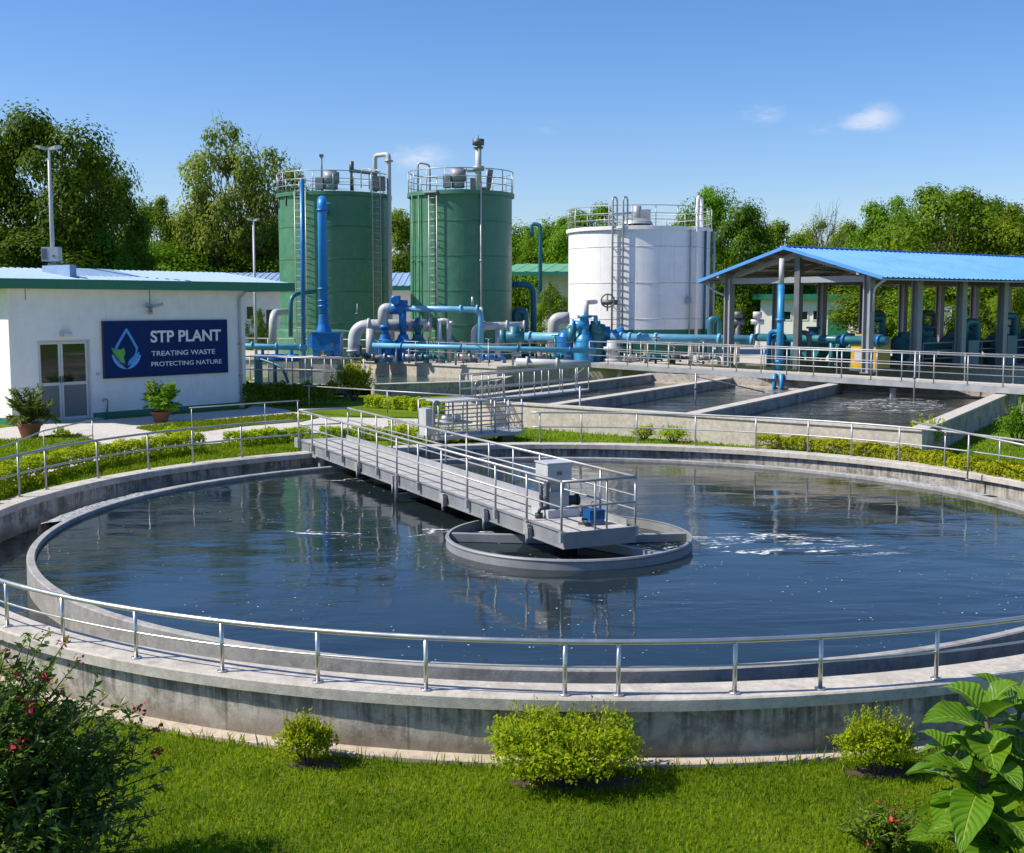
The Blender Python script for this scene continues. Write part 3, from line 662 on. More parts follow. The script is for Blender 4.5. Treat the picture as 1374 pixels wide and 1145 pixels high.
MB().cyl((0, 0, .285), (0, 0, .33), .05, 12).tube([(-.02+.05*math.cos(t), .05*math.sin(t)*.3, .38+.05*math.sin(t)) for t in [i*PI/8 for i in range(16)]], .012, 6, closed=True).build('lifting_eye', 'dark_steel', PM)
MB().tube([(-.17, -.02, .1), (-.28, -.05, .13), (-.33, -.14, .06), (-.27, -.22, .03), (-.2, -.16, .04), (-.24, -.06, .03), (-.33, .03, .03)], .02, 8).build('cable', 'dark_grey', PM)
# ================================================================== inspection platform on the far rim
ip0 = P(588, 592, .22); ip1 = P(712, 583, .22); id_ = (ip1-ip0).normalized(); inn = Vector((-id_.y, id_.x, 0)); Li = (ip1-ip0).length
IP = thing('inspection_platform', 'small railed steel platform with a white cabinet on the far tank rim', 'steel platform', ip0, math.atan2(id_.y, id_.x))
MB().prism([(0, 0), (Li*.86, -.06), (Li, .35), (Li, 1.4), (0, 1.4)], .02, .13).build('deck', 'grey_steel', IP)
MB().bx(Li*.72, Li*.85, .2, .5, -.4, .02).bx(.1, .25, .2, .5, -.4, .02).build('support_leg', 'dark_steel', IP)
for yb in (.06, 1.34):
    railing(IP, [(0.05, yb, .13), (Li-.1, yb+(.25 if yb < 1 else 0), .13)], [(0.05+(Li-.2)*i/6, yb+(.25*i/6 if yb < 1 else 0), .13) for i in range(7)], 1.12, (.25, .5, .75), rt=.028, rp=.03)
m = MB().tube(bend([(.06, .06, 1.25), (-.12, .06, 1.28), (-.12, .06, 0)], .1), .045, 8); m.build('corner_post', 'grey_steel', IP)
MB().bx(-.16, .10, .5, .95, .13, 1.0).build('cabinet', 'grey_pipe', IP)
MB().bx(.35, 1.55, .4, 1.1, .45, .53).build('tray', 'grey_pipe', IP)
for x in (.7, .95, 1.2): MB().cyl((x, .75, .53), (x, .75, .72), .1, 14).build('canister', 'white_tank', IP)
MB().bx(.3, 1.9, .0, 1.3, 1.21, 1.25).build('canopy', 'grey_pipe', IP)
# narrow catwalk from the platform up to the basin wall, with tangled rails
cw0 = P(632, 545, .85); cw1 = P(788, 527, .85); cdv = (cw1-cw0).normalized(); cn = Vector((-cdv.y, cdv.x, 0)); Lc = (cw1-cw0).length
CW = thing('catwalk', 'narrow railed catwalk running along the basin wall behind the inspection platform', 'catwalk', cw0, math.atan2(cdv.y, cdv.x))
MB().bx(0, Lc, -.1, .55, .1, .16).build('deck', 'grey_pipe', CW)
for yb, hh in ((-.06, .98), (.5, .98)):
    k = 8 if yb < 0 else 6
    railing(CW, [(0, yb, .16), (Lc, yb, .16)], [(Lc*i/k, yb, .16) for i in range(k+1)], hh, (.45,), rt=.03, rp=.024)
m = MB().tube(bend([(.1, -.12, .12), (.1, -.12, .9), (1.9, -.12, .95), (1.9, -.12, .1)], .2), .03, 8)
for i in range(5): m.tube(bend([(.35+i*.32, -.16, .2), (.35+i*.32, -.16, .72), (.55+i*.32, -.16, .75), (.55+i*.32, -.16, .35)], .06), .018, 6)
m.build('hoop_guard', 'galv', CW)
MB().beam((Lc*.86, -.06, .75), (Lc*.97, -.06, 1.12), .025, .025).build('brace', 'galv', CW)
# ================================================================== sign building
BA = P(17, 571, 0); BB = P(331, 546, 0); be = (BB-BA); LB = be.length; bang2 = math.atan2(be.y, be.x); be.normalize(); bnn = Vector((-be.y, be.x, 0))
def onf(px, py, off=0.0):       # photo pixel -> (along facade, height) on the facade plane moved out by off
    d = ray(px, py); o = Vector((0, 0, CZ)); pl_ = BA - bnn*off
    t = (pl_-o).dot(bnn)/d.dot(bnn); p = o+d*t; return (p-BA).dot(be), p.z
SB = thing('sign_building', 'low white plant office with green fascia, blue sign and double door', 'building', BA, bang2)
HB = onf(180, 387)[1]; DB = 8.5
dx0, dtop = onf(50, 457); dx1, _ = onf(121, 458); 
w = MB(); w.bx(0, dx0, 0, .25, 0, HB).bx(dx1, LB, 0, .25, 0, HB).bx(dx0, dx1, 0, .25, dtop, HB)
w.bx(-.0, .25, .25, DB, 0, HB).bx(LB-.25, LB, .25, DB, 0, HB).bx(.25, LB-.25, DB-.25, DB, 0, HB); w.build('wall', 'white_wall', SB)
sk = MB(); sk.bx(-.03, dx0-.02, -.03, -.001, 0, .24).bx(dx1+.02, LB+.03, -.03, -.001, 0, .24).bx(-.03, -.001, -.001, DB, 0, .24).bx(LB+.001, LB+.03, -.001, DB, 0, .24); sk.build('skirting', 'green_trim', SB)
# door
xm = onf(84, 500)[0]
D = MB(); fr_ = .07
D.bx(dx0, dx0+fr_, .10, .2, 0, dtop-.0).bx(dx1-fr_, dx1, .10, .2, 0, dtop).bx(dx0+fr_, dx1-fr_, .10, .2, dtop-fr_, dtop); 
D = D.build('door', 'alum', SB)
for (xa, xb) in ((dx0+fr_+.01, xm-.008), (xm+.008, dx1-fr_-.01)):
    L = MB(); b_ = .09; zt = dtop-fr_-.01; zm = dtop*.46
    L.bx(xa, xa+b_, .115, .175, .02, zt).bx(xb-b_, xb, .115, .175, .02, zt).bx(xa+b_, xb-b_, .115, .175, zt-b_, zt).bx(xa+b_, xb-b_, .115, .175, zm-.06, zm+.06).bx(xa+b_, xb-b_, .115, .175, .02, .16); L.build('door_leaf', 'alum', D)
    MB().bx(xa+b_-.01, xb-b_+.01, .14, .15, zm+.06, zt-b_).build('glass_pane', 'door_glass', D)
    MB().bx(xa+b_-.01, xb-b_+.01, .14, .15, .16, zm-.06).build('lower_panel', 'frosted', D)
    xh = xb-.05 if xa < xm-.1 else xa+.05
    MB().bx(xh-.02, xh+.02, .06, .115, zm+.05, zm+.3).cyl((xh-.02, .05, zm+.16), (xh+.1*(1 if xa > xm-.1 else -1), .05, zm+.16), .018, 8).build('handle', 'dark_steel', D)
MB().bx(dx0, dx1, .26, .3, 0, dtop).build('dark_interior', 'dark_grey', SB)
MB().bx(dx0-.1, dx1+.2, -.5, .12, .0, .05).build('door_step', 'conc_path', SB)
# roof slab, fascia, ribbed metal roof
xr = onf(383, 384)[0]; zf0 = HB; zf1 = onf(180, 376.3, .6)[1]; zfb = onf(180, 389, .6)[1]
rs = MB().bx(-.75, xr, -.55, DB+.6, zf0+.003, zf1-.05); rs.build('roof_slab', 'white_wall', SB)
fs = MB().bx(-.78, xr+.03, -.60, -.552, zfb, zf1).bx(-.80, -.752, -.60, DB+.6, zfb, zf1).bx(xr+.001, xr+.05, -.60, DB+.6, zfb, zf1); fs.build('fascia', 'green_trim', SB)
def ribbed(mb, p00, p10, p01, p11, n, amp=.045):   # sheet with raised ribs running from edge 0 to edge 1
    p00, p10, p01, p11 = map(Vector, (p00, p10, p01, p11)); N = (p10-p00).cross(p01-p00).normalized(); N = N if N.z > 0 else -N
    vs = []; 
    for i in range(n):
        for k, hgt in ((0, 0), (.62, 0), (.72, amp), (.90, amp)):
            t = (i+k)/n; vs += [p00.lerp(p10, t)+N*hgt, p01.lerp(p11, t)+N*hgt]
    vs += [p10, p11]; m = len(vs)//2
    return mb.add(vs, [(2*i, 2*i+2, 2*i+3, 2*i+1) for i in range(m-1)])
zr = onf(200, 364.5, -4.6)[1]
r = ribbed(MB(), (-.7, -.45, zf1-.04), (xr-.1, -.45, zf1-.04), (-.7, 4.6, zr), (xr-.1, 4.6, zr), 46)
ribbed(r, (xr-.1, 9.0, zf1-.04), (-.7, 9.0, zf1-.04), (xr-.1, 4.6, zr), (-.7, 4.6, zr), 46)
r.poly([(-.7, -.45, zf1-.04), (-.7, 4.6, zr), (-.7, 9.0, zf1-.04)]); r.poly([(xr-.1, -.45, zf1-.04), (xr-.1, 4.6, zr), (xr-.1, 9.0, zf1-.04)])
r.build('metal_roof', 'pale_roof', SB)
# raised vent hood on the roof
v0 = onf(88, 372, -1.0)[0]
vh = MB(); vz = zf1; hz_ = onf(100, 358, -1.2)[1]-zf1; pr = [(v0-.1, .6, zf1-.1), (v0+.2, .6, zf1+hz_), (v0+3.3, .6, zf1+hz_*.85), (v0+5.0, .6, zf1+.1)]
vh.add([(v0+.35, .55, zf1), (v0+4.2, .55, zf1), (v0+3.0, 2.6, zf1+hz_*.95), (v0+.2, 2.6, zf1+hz_), (v0+.2, 2.6, zf1-.2), (v0+3.0, 2.6, zf1-.2)], [(0, 1, 2, 3), (0, 3, 4), (1, 5, 2), (3, 2, 5, 4)]); vh.bx(v0-.10, v0+.19, .5, 2.6, zf1-.05, zf1+hz_+.05); vh.build('roof_hood', 'pale_roof', SB)
# downpipe, lamp, floodlight, conduit, tap
xd = onf(321, 470)[0]
MB().tube(bend([(xd+.25, -.4, HB-.02), (xd, -.09, HB-.35), (xd, -.09, .14)], .15), .055, 10).bx(xd-.1, xd+.1, -.15, -.03, .0, .16).build('downpipe', 'grey_pipe', SB)
for z in (1.4, 2.8): MB().bx(xd-.08, xd+.08, -.15, -.002, z, z+.05).build('pipe_clip', 'grey_steel', SB)
xl, zl = onf(87, 447); MB().bx(xl-.22, xl+.22, -.16, -.002, zl-.12, zl+.06).bx(xl-.18, xl+.18, -.26, -.16, zl-.13, zl-.02).build('wall_lamp', 'alum', SB)
xl, zl = onf(201, 412)
fl = MB().bx(xl-.06, xl+.06, -.1, -.002, zl-.3, zl+.12); fl.beam((xl-.05, -.12, zl+.02), (xl-.38, -.4, zl+.1), .16, .14); fl.beam((xl+.05, -.12, zl+.02), (xl+.42, -.34, zl+.12), .16, .12); fl.beam((xl, -.1, zl-.2), (xl-.2, -.32, zl-.26), .12, .1); fl.build('floodlight', 'grey_steel', SB)
MB().cyl((xl, -.02, HB-.02), (xl, -.02, zl+.1), .015, 6).build('conduit', 'purlin', SB)
for px, a, b in ((34, 390, 408), (5, 0, 0)):
    if px > 20: 
        x = onf(px, 400)[0]; MB().bx(x-.012, x+.012, -.012, -.001, HB-.5, HB-.05).build('stain_strip', 'purlin', SB)
xt = onf(143, 556)[0]; MB().tube(bend([(xt, -.03, .05), (xt, -.12, .75), (xt-.22, -.2, .8), (xt-.25, -.2, .68)], .1), .035, 8).build('tap', 'grey_steel', SB)
MB().bx(-.12, -.002, 1.2, 1.32, .1, HB-.1).build('downpipe', 'grey_pipe', SB)
xs = onf(131, 507)[0]; MB().bx(xs-.07, xs+.07, -.025, -.002, 1.75, 1.85).build('switch_plate', 'grey_pipe', SB)
# sign board (lifts off the wall)
sx0, sz1 = onf(138, 431, .1); sx1, sz1b = onf(304, 430, .1); _, sz0 = onf(139, 508, .1); _, sz0b = onf(305, 499, .1)
zt_ = (sz1+sz1b)/2; zb_ = (sz0+sz0b)/2; WS = sx1-sx0; HS = zt_-zb_
sl = BA+be*sx0-bnn*.06; SG = thing('sign_board', 'dark blue sign board with white lettering and water drop logo', 'sign', (sl.x, sl.y, zb_), bang2)
MB().bx(0, WS, -.05, .05, 0, HS).build('panel', 'navy', SG)
edge = MB(); edge.bx(-.02, WS+.02, -.055, .055, -.025, -.001).bx(-.02, WS+.02, -.055, .055, HS+.001, HS+.02).bx(-.02, -.001, -.055, .055, -.001, HS+.001).bx(WS+.001, WS+.02, -.055, .055, -.001, HS+.001); edge.build('frame', 'dark_grey', SG)
def text(body, x0, x1, z0, z1, name, bold=.0):
    cu = bpy.data.curves.new('lettering', 'FONT'); cu.body = body; cu.size = 1; cu.extrude = .004; cu.offset = bold; cu.fill_mode = 'BOTH'
    o = bpy.data.objects.new('tmp', cu); COL.objects.link(o); bpy.context.view_layer.update()
    me = bpy.data.meshes.new_from_object(o.evaluated_get(bpy.context.evaluated_depsgraph_get())); bpy.data.objects.remove(o)
    a = np.array([v.co[:] for v in me.vertices]); mn = a.min(0); mxx = a.max(0)
    for v in me.vertices:
        v.co = (x0+(v.co.x-mn[0])/(mxx[0]-mn[0])*(x1-x0), -.062-(v.co.z-mn[2])*1.0, z0+(v.co.y-mn[1])/(mxx[1]-mn[1])*(z1-z0))
    me.materials.clear(); me.materials.append(MAT['sign_white']); return mesh_obj(name, me, SG)
def sg(px, py): x, z = onf(px, py, .11); return x-sx0, z-zb_
(a, b), (c, d) = sg(202, 460), sg(296, 442); text('STP PLANT', a, c, b, d, 'lettering', .025)
(a, b), (c, d) = sg(203, 478), sg(288, 468.5); text('TREATING WASTE', a, c, b, d, 'lettering', .008)
(a, b), (c, d) = sg(203, 492), sg(297, 482); text('PROTECTING NATURE', a, c, b, d, 'lettering', .008)
# logo: an outlined drop, two cupped blades and a green leaf
def logo(pts, name, mat, y=-.058): 
    q = [sg(*p) for p in pts]; m = MB(); n = len(q); m.add([(x, y, z) for x, z in q]+[(x, -.049, z) for x, z in q], [tuple(range(n))]+[(i, (i+1) % n, n+(i+1) % n, n+i) for i in range(n)]); m.build(name, mat, SG)
def band(outer, inner, name, mat): 
    q = [sg(*p) for p in outer]; r = [sg(*p) for p in inner]; n = len(q); m = MB()
    m.add([(x, -.058, z) for x, z in q]+[(x, -.058, z) for x, z in r], [(i, i+1, n+i+1, n+i) for i in range(n-1)]); m.build(name, mat, SG)
cx0, cy0 = 169.5, 466.0
def drop(k, ty, by):
    o = []
    for i in range(41):
        t = i/40
        if t < .5: s = t*2; 
        else: s = (1-t)*2
        sg_ = -1 if t < .5 else 1
        o.append((s, sg_))
    pts = []
    n = 20
    for i in range(n+1):   # left side from the bottom to the tip
        u = i/n; yy = by+(ty-by)*u; wdt = k*(math.sin(PI*min(1, (u*.92+.08)))**.75 if u < .45 else math.sin(PI*(.45*.92+.08))**.75*((1-u)/.55)**.9)
        pts.append((cx0-wdt, yy))
    return pts + [(2*cx0-x, y) for x, y in pts[::-1]]
band(drop(15.5, 440, 488), drop(12.6, 446.5, 486), 'drop_outline', 'logo_blue')
def cup(s): 
    o = []; i_ = []
    for k in range(17):
        a = R_(175)-R_(175-88)*k/16 if s < 0 else R_(5)+R_(88-5)*k/16
        o.append((cx0+19.5*math.cos(a), 474+21.5*math.sin(a))); wd = 6.5*math.sin(PI*(k/16)**.7)**.8 if k not in (0, 16) else 0
        i_.append((cx0+(19.5-wd)*math.cos(a), 474+(21.5-wd)*math.sin(a)))
    return o, i_
o1, i1 = cup(-1); band(o1, i1, 'cupped_blade', 'logo_pale'); o1, i1 = cup(1); band(o1, i1, 'cupped_blade', 'logo_pale')
logo([(169, 492), (160, 486), (157, 478), (156, 470), (149, 466), (151, 474), (155, 482), (161, 489)][::-1], 'leaf', 'logo_dark', -.060)
logo([(168, 489), (166, 480), (168, 473), (166, 467), (161, 470), (157, 468), (156, 472), (150, 466.5), (152, 472), (157, 479), (162, 484)], 'leaf', 'logo_green', -.063)
logo([(171, 491), (173, 484), (179, 478), (187, 472), (186, 480), (181, 486)], 'leaf', 'logo_blue', -.060)
# street lamp on the roof
def lamp(name_label, base, H, head, box, mat='grey_pipe'):
    t = thing('street_lamp', name_label, 'street lamp', base)
    b = Vector(base)
    MB().tube([b, b+Vector((0, 0, H))], [.10, .065], 12).build('pole', mat, t)
    m = MB().cyl(b-Vector((0, 0, .0)), b+Vector((0, 0, .12)), .26, 16).cyl(b+Vector((0, 0, .12)), b+Vector((0, 0, .55)), .15, 14).cyl(b+Vector((0, 0, .55)), b+Vector((0, 0, .62)), .2, 14); m.build('base_flange', 'grey_steel', t)
    for s in (-1, 1):
        m = MB(); c = b+Vector((0, 0, H)); 
        m.add([c+Vector((s*x, y, z)) for x, y, z in ((.02, -.09, -.05), (.02, .09, -.05), (.02, .09, .03), (.02, -.09, .03), (head, -.14, .06), (head, .14, .06), (head, .14, .14), (head, -.14, .14), (head*.6, -.15, -.02), (head*.6, .15, -.02), (head*.6, .15, .12), (head*.6, -.15, .12))],
              [(0, 1, 2, 3), (0, 8, 9, 1), (1, 9, 10, 2), (2, 10, 11, 3), (3, 11, 8, 0), (8, 4, 5, 9), (9, 5, 6, 10), (10, 6, 7, 11), (11, 7, 4, 8), (4, 7, 6, 5)]); m.build('lamp_head', 'grey_pipe', t)
    if box:
        z = 1.55*H/5.5
        bxm = MB().bx(b.x-.36, b.x+.33, b.y-.32, b.y+.16, b.z+.72, b.z+1.3).build('control_box', 'grey_pipe', t)
        m = MB()
        for i in range(7): m.bx(b.x-.34+i*.035, b.x-.325+i*.035, b.y-.332, b.y-.321, b.z+.78, b.z+1.24)
        m.build('louvre', 'dark_steel', bxm)
        MB().bx(b.x+.1, b.x+.2, b.y-.332, b.y-.321, b.z+.9, b.z+.97).build('warning_mark', 'rust', bxm)
    return t
b0 = Q(72, 374, BA.y+5.4); lamp('twin headed street lamp standing on the office roof with a grey box', b0, Q(67, 200, b0.y).z-b0.z, .50, True)
b0 = Q(343, 440, 74); b0.z = 0; lamp('slim twin headed street lamp behind the office, left of the green tanks', b0, Q(342, 296, b0.y).z, .36, False)
# ================================================================== storage tanks
def ring_pts(c, R, z, n=72): return [(c[0]+R*math.sin(2*PI*i/n), c[1]-R*math.cos(2*PI*i/n), z) for i in range(n)]
def ladder(parent, p, out, w, z0, z1, hoop=0, name='ladder', mat='galv', r=.035, step=.42):
    out = Vector(out).normalized(); sd_ = Vector((-out.y, out.x, 0)); p = Vector((p[0], p[1], 0))+out*.22
    m = MB()
    for s in (-1, 1):
        q = p+sd_*(s*w/2); pts = [q+Vector((0, 0, z0)), q+Vector((0, 0, z1+hoop))]
        if hoop: pts = bend([pts[0], pts[1], pts[1]-out*1.0, pts[1]-out*1.0-Vector((0, 0, hoop))], .35)
        m.tube(pts, r, 8)
    z = z0+.3
    while z < z1+.1: m.cyl(p-sd_*w/2+Vector((0, 0, z)), p+sd_*w/2+Vector((0, 0, z)), r*.55, 6); z += step
    z = z0+1
    while z < z1:
        for s in (-1, 1): m.cyl(p+sd_*(s*w/2)+Vector((0, 0, z)), p+sd_*(s*w/2)-out*.24+Vector((0, 0, z)), r*.6, 6)
        z += 1.9
    return m.build(name, mat, parent)
def make_tank(label, c, R, zt, mat, npost, seams, hrail=1.3, rimmat=None):
    c = Vector((c[0], c[1], 0)); t = thing('storage_tank', label, 'storage tank', (c.x, c.y, ZP))
    prof = [(R, ZP)]
    for z in seams: prof += [(R, z-.04), (R+.018, z-.03), (R+.018, z+.03), (R, z+.04)]
    prof += [(R, zt-.02)]
    MB().lathe(prof, c, 96).build('shell', mat, t)
    MB().lathe([(R+.03, zt-.26), (R+.16, zt-.24), (R+.16, zt), (R-.1, zt+.02), (0, zt+.35)], c, 96).build('roof_rim', rimmat or mat, t)
    Rr = R+.08; m = MB()
    for k, hh in ((1, .032), (.62, .024), (.32, .024)): m.tube(ring_pts(c, Rr, zt+hrail*k), hh, 6, closed=True)
    rl = m.build('guard_rail', 'galv', t)
    for i in range(npost):
        a = 2*PI*(i+.37)/npost; p = c+Vector((Rr*math.sin(a), -Rr*math.cos(a), zt-.02)); MB().cyl(p, p+Vector((0, 0, hrail+.02)), .032, 6).build('post', 'galv', rl)
    return t, c
def ap(c, R, a, z=0): return Vector((c.x+R*math.sin(a), c.y-R*math.cos(a), z))
def pa(px, pc, rpx): return math.asin(max(-.99, min(.99, (px-pc)/rpx)))
# tank one
Y1 = 83.0; c1 = Q(450.5, 408, Y1); R1 = 73/F*Y1; z1 = Q(450, 263, Y1).z
T1, c1 = make_tank('tall dark green tank nearest the sign building with a thick blue pipe before it', c1, R1, z1, 'green_tank', 18, [ZP+2.1, ZP+4.2, ZP+6.3, ZP+8.4])
zz = lambda py, Y: Q(450, py, Y).z
a = pa(508, 450.5, 73); ladder(T1, ap(c1, R1, a), (math.sin(a), -math.cos(a), 0), .75, ZP+1, z1+.3, 1.2)
a = pa(419, 450.5, 73); ladder(T1, ap(c1, R1, a), (math.sin(a), -math.cos(a), 0), .85, ZP+.3, z1, 0)
a = pa(519, 450.5, 73); pp_ = ap(c1, R1+.38, a); top = zz(207, pp_.y)
m = MB().tube(bend([(pp_.x, pp_.y, ZP), (pp_.x, pp_.y, top), (pp_.x-1.0, pp_.y+.8, top), (pp_.x-1.0, pp_.y+.8, z1+.2)], .3, 6), .15, 14)
v = m.build('vent_pipe', 'grey_pipe', T1); m = MB()
for z in (z1+1.5, z1+.9): flange(m, (pp_.x-1.0, pp_.y+.8, z), (0, 0, 1), .34, .16)
flange(m, (pp_.x, pp_.y, top-.45), (0, 0, 1), .28, .1); m.build('flange', 'grey_steel', v)
def mixer(t, c, z, dx, dy, r=.55, hgt=.75):
    q = Vector((c.x+dx, c.y+dy, z)); MB().cyl(q, q+Vector((0, 0, .4)), r*.8, 20).cyl(q+Vector((0, 0, .4)), q+Vector((0, 0, hgt+.35)), r, 20).cyl(q+Vector((0, 0, hgt+.35)), q+Vector((0, 0, hgt+.45)), r*.7, 20).bx(q.x-r*1.8, q.x-r*.9, q.y-.4, q.y+.4, z, z+hgt).build('mixer_motor', 'column_grey', t)
mixer(T1, c1, z1+.25, .1, -2.0)
m = MB(); q = Vector((c1.x-.6, c1.y-1.4, z1+.2)); m.cyl(q, q+Vector((0, 0, 2.3)), .06, 8).bx(q.x-.13, q.x+.13, q.y-.1, q.y+.1, q.z+2.2, q.z+2.38); q = Vector((c1.x+1.4, c1.y-1.6, z1+.2)); m.tube(bend([q, q+Vector((0, 0, 1.3)), q+Vector((1.6, 0, 1.1)), q+Vector((1.6, 0, 0))], .2), .11, 8).cyl(q+Vector((0, 0, 1.2)), q+Vector((0, 0, 1.9)), .16, 8).bx(q.x+1.4, q.x+2.2, q.y-.4, q.y+.3, q.z, q.z+.9); m.build('valve_set', 'dark_steel', T1)
for px, l in ((383, .7), (396, .6)):
    a = pa(px, 450.5, 73); q = ap(c1, R1+.04, a); MB().cyl((q.x, q.y, z1-.25), (q.x, q.y, z1-.25-l), .04, 6).build('drain_pipe', 'dark_steel', T1)
m = MB().lathe([(R1+.02, ZP), (R1+.25, ZP), (R1+.25, ZP+1.6), (R1+.02, ZP+1.75)], c1, 96); m.build('base_ring', 'green_tank', T1)
# tank two
Y2 = 77.0; c2 = Q(619, 408, Y2); R2 = 67.5/F*Y2; z2 = Q(619, 261, Y2).z
T2, c2 = make_tank('dark green tank right of the first green one, with a capped vent stack on top', c2, R2, z2, 'green_tank', 16, [ZP+2.1, ZP+4.2, ZP+6.3, ZP+8.4])
a = pa(588, 619, 67.5); ladder(T2, ap(c2, R2, a), (math.sin(a), -math.cos(a), 0), .55, ZP+.2, z2-.1, 0)
for px, r in ((646, .06), (560, .05), (569, .05)):
    a = pa(px, 619, 67.5); q = ap(c2, R2+.14, a); m = MB().cyl((q.x, q.y, ZP+.3), (q.x, q.y, z2+(.5 if px > 600 else -.2)), r, 8)
    for z in (ZP+3, ZP+6): m.cyl((q.x, q.y, z-.05), (q.x, q.y, z+.05), r*1.8, 8)
    m.build('riser_pipe', 'galv' if px > 600 else 'green_tank', T2)
a = pa(646, 619, 67.5); q = ap(c2, R2+.14, a); MB().cyl((q.x, q.y, ZP), (q.x, q.y, ZP+3.2), .12, 10).build('riser_pipe', 'grey_pipe', T2)
q = Q(642, 255, c2.y-2.0); zt_ = Q(642, 187, c2.y-2.0).z
m = MB().cyl((q.x, q.y, z2), (q.x, q.y, zt_-.3), .19, 14); v = m.build('vent_stack', 'grey_pipe', T2)
m = MB().cyl((q.x, q.y, zt_-.35), (q.x, q.y, zt_), .36, 16).cyl((q.x, q.y, zt_-.55), (q.x, q.y, zt_-.45), .3, 16).cyl((q.x, q.y, zt_), (q.x, q.y, zt_+.25), .03, 6); m.build('vent_cap', 'dark_steel', v)
m = MB().cyl((q.x, q.y, z2+1.25), (q.x, q.y, z2+1.5), .36, 16).bx(q.x-.8, q.x-.1, q.y-.1, q.y+.1, z2+1.15, z2+1.3); m.build('flange', 'grey_steel', v)
m = MB(); m.bx(q.x-.4, q.x+.7, q.y-.05, q.y+.1, z2, z2+.25).beam((q.x+.6, q.y, z2+.2), (q.x+.75, q.y, z2+1.3), .3, .3).bx(q.x-.5, q.x-.2, q.y-.1, q.y+.2, z2, z2+.8); m.build('valve_set', 'dark_steel', T2)
mixer(T2, c2, z2+.25, -.1, -1.7, .5, .75)
q = Vector((c2.x-2.7, c2.y+.3, z2)); MB().tube(bend([q, q+Vector((0, 0, 2.0)), q+Vector((.75, 0, 1.85)), q+Vector((.75, 0, 0))], .25), .06, 8).build('access_hoop', 'galv', T2)
a = pa(585, 619, 67.5); q = ap(c2, R2+.1, a); MB().box((q.x, q.y, z2-.1), (1.0, .5, .12), a).build('ladder_landing', 'grey_steel', T2)
# white tank
Y3 = 86.0; c3_ = Q(856.5, 408, Y3); R3 = 93.5/F*Y3; z3 = Q(856, 309, Y3).z
T3, c3_ = make_tank('squat white tank with a green base band and railed roof', c3_, R3, z3, 'white_tank', 20, [ZP+2.4, ZP+4.8, ZP+7.2], 1.35)
gb = Q(856, 441, Y3).z
MB().lathe([(R3+.025, ZP), (R3+.025, gb), (R3+.0, gb+.02)], c3_, 96).build('base_band', 'green_band', T3)
a = pa(822, 856.5, 93.5); ladder(T3, ap(c3_, R3, a), (math.sin(a), -math.cos(a), 0), .72, ZP+.4, z3, 1.9, r=.065, step=.45, mat='grey_steel')
def wpipe(px0, px1, top, mat, r, name, dep=.3):
    a0 = pa(px0, 856.5, 93.5); q = ap(c3_, R3+dep, a0); 
    if px1 is None: MB().cyl((q.x, q.y, ZP+1), (q.x, q.y, z3-.2), r, 8).build(name, mat, T3); return
    a1 = pa(px1, 856.5, 93.5); q1 = ap(c3_, R3-.4, a1); zt = Q(px0, top, q.y).z
    MB().tube(bend([(q.x, q.y, ZP), (q.x, q.y, zt), (q1.x, q1.y, zt), (q1.x, q1.y, z3)], .4, 6), r, 12).build(name, mat, T3)
wpipe(919, 940, 264, 'white_tank', .11, 'vent_pipe'); wpipe(912, None, 0, 'grey_steel', .06, 'riser_pipe', .15); wpipe(934, None, 0, 'teal_paint', .09, 'riser_pipe', .15); wpipe(947.5, None, 0, 'grey_pipe', .07, 'riser_pipe', .3); wpipe(944, None, 0, 'dark_steel', .06, 'riser_pipe', .2)
m = MB().lathe([(1.1, z3+.3), (1.0, z3+.5), (.5, z3+.7), (.0, z3+.75)], (c3_.x-.3, c3_.y-1.5, 0), 24).cyl((c3_.x-.3, c3_.y-1.5, z3+.5), (c3_.x-.3, c3_.y-1.5, z3+1.55), .28, 16).bx(c3_.x-.1, c3_.x+.6, c3_.y-1.8, c3_.y-1.2, z3+.5, z3+1.3); m.build('roof_dome', 'grey_steel', T3)
m = MB().tube(bend([(c3_.x-2.2, c3_.y-1.2, z3+.2), (c3_.x-2.2, c3_.y-1.2, z3+1.0), (c3_.x-.6, c3_.y-1.2, z3+1.1)], .2), .09, 8); m.build('roof_pipe', 'grey_steel', T3)
q = ap(c3_, R3, pa(912, 856.5, 93.5), ZP+3.6); MB().box((q.x, q.y-.2, q.z), (.35, .35, .4)).build('gauge', 'grey_steel', T3)
# ================================================================== pipework
def pipe(name, label, cat, pts, r, mat, fl=(), rad=.5, group=None, clamps=()):
    pts = [Vector(p) for p in pts]; b = min(pts, key=lambda p: p.z); t = thing(name, label, cat, b, group=group)
    MB().tube(bend(pts, rad, 6), r, 14).build('pipe_run', mat, t)
    for p, d in fl: 
        m = MB(); flange(m, p, d, r*1.35, r*.5); m.build('flange', mat, t)
    return t
Z0 = ZP
# blue gearbox and its riser
YG = 70.0; pd0 = Q(438, 478, YG); W_ = lambda n, Y: n/F*Y
pz = pd0.z
PD = thing('concrete_pedestal', 'square concrete pedestal carrying the blue gearbox', 'pedestal', (pd0.x, YG, 0))
hw = W_(33, YG)
MB().prism([(pd0.x-hw, YG-1.0), (pd0.x+hw*.55, YG-1.3), (pd0.x+hw, YG+.6), (pd0.x-hw*.6, YG+1.6)], -.2, pz-.12).build('pier', 'conc_wall', PD)
MB().prism([(pd0.x-hw-.08, YG-1.06), (pd0.x+hw*.55, YG-1.38), (pd0.x+hw+.08, YG+.6), (pd0.x-hw*.6, YG+1.7)], pz-.115, pz).build('cap', 'conc_deck', PD)
MB().bx(pd0.x-hw-2.0, pd0.x-hw+.4, YG+.2, YG+1.2, -.2, pz-.25).build('side_block', 'conc_cream', PD)
GX = thing('blue_gearbox', 'large bright blue gear housing at the foot of the thick blue riser pipe', 'gearbox', (pd0.x, YG, pz))
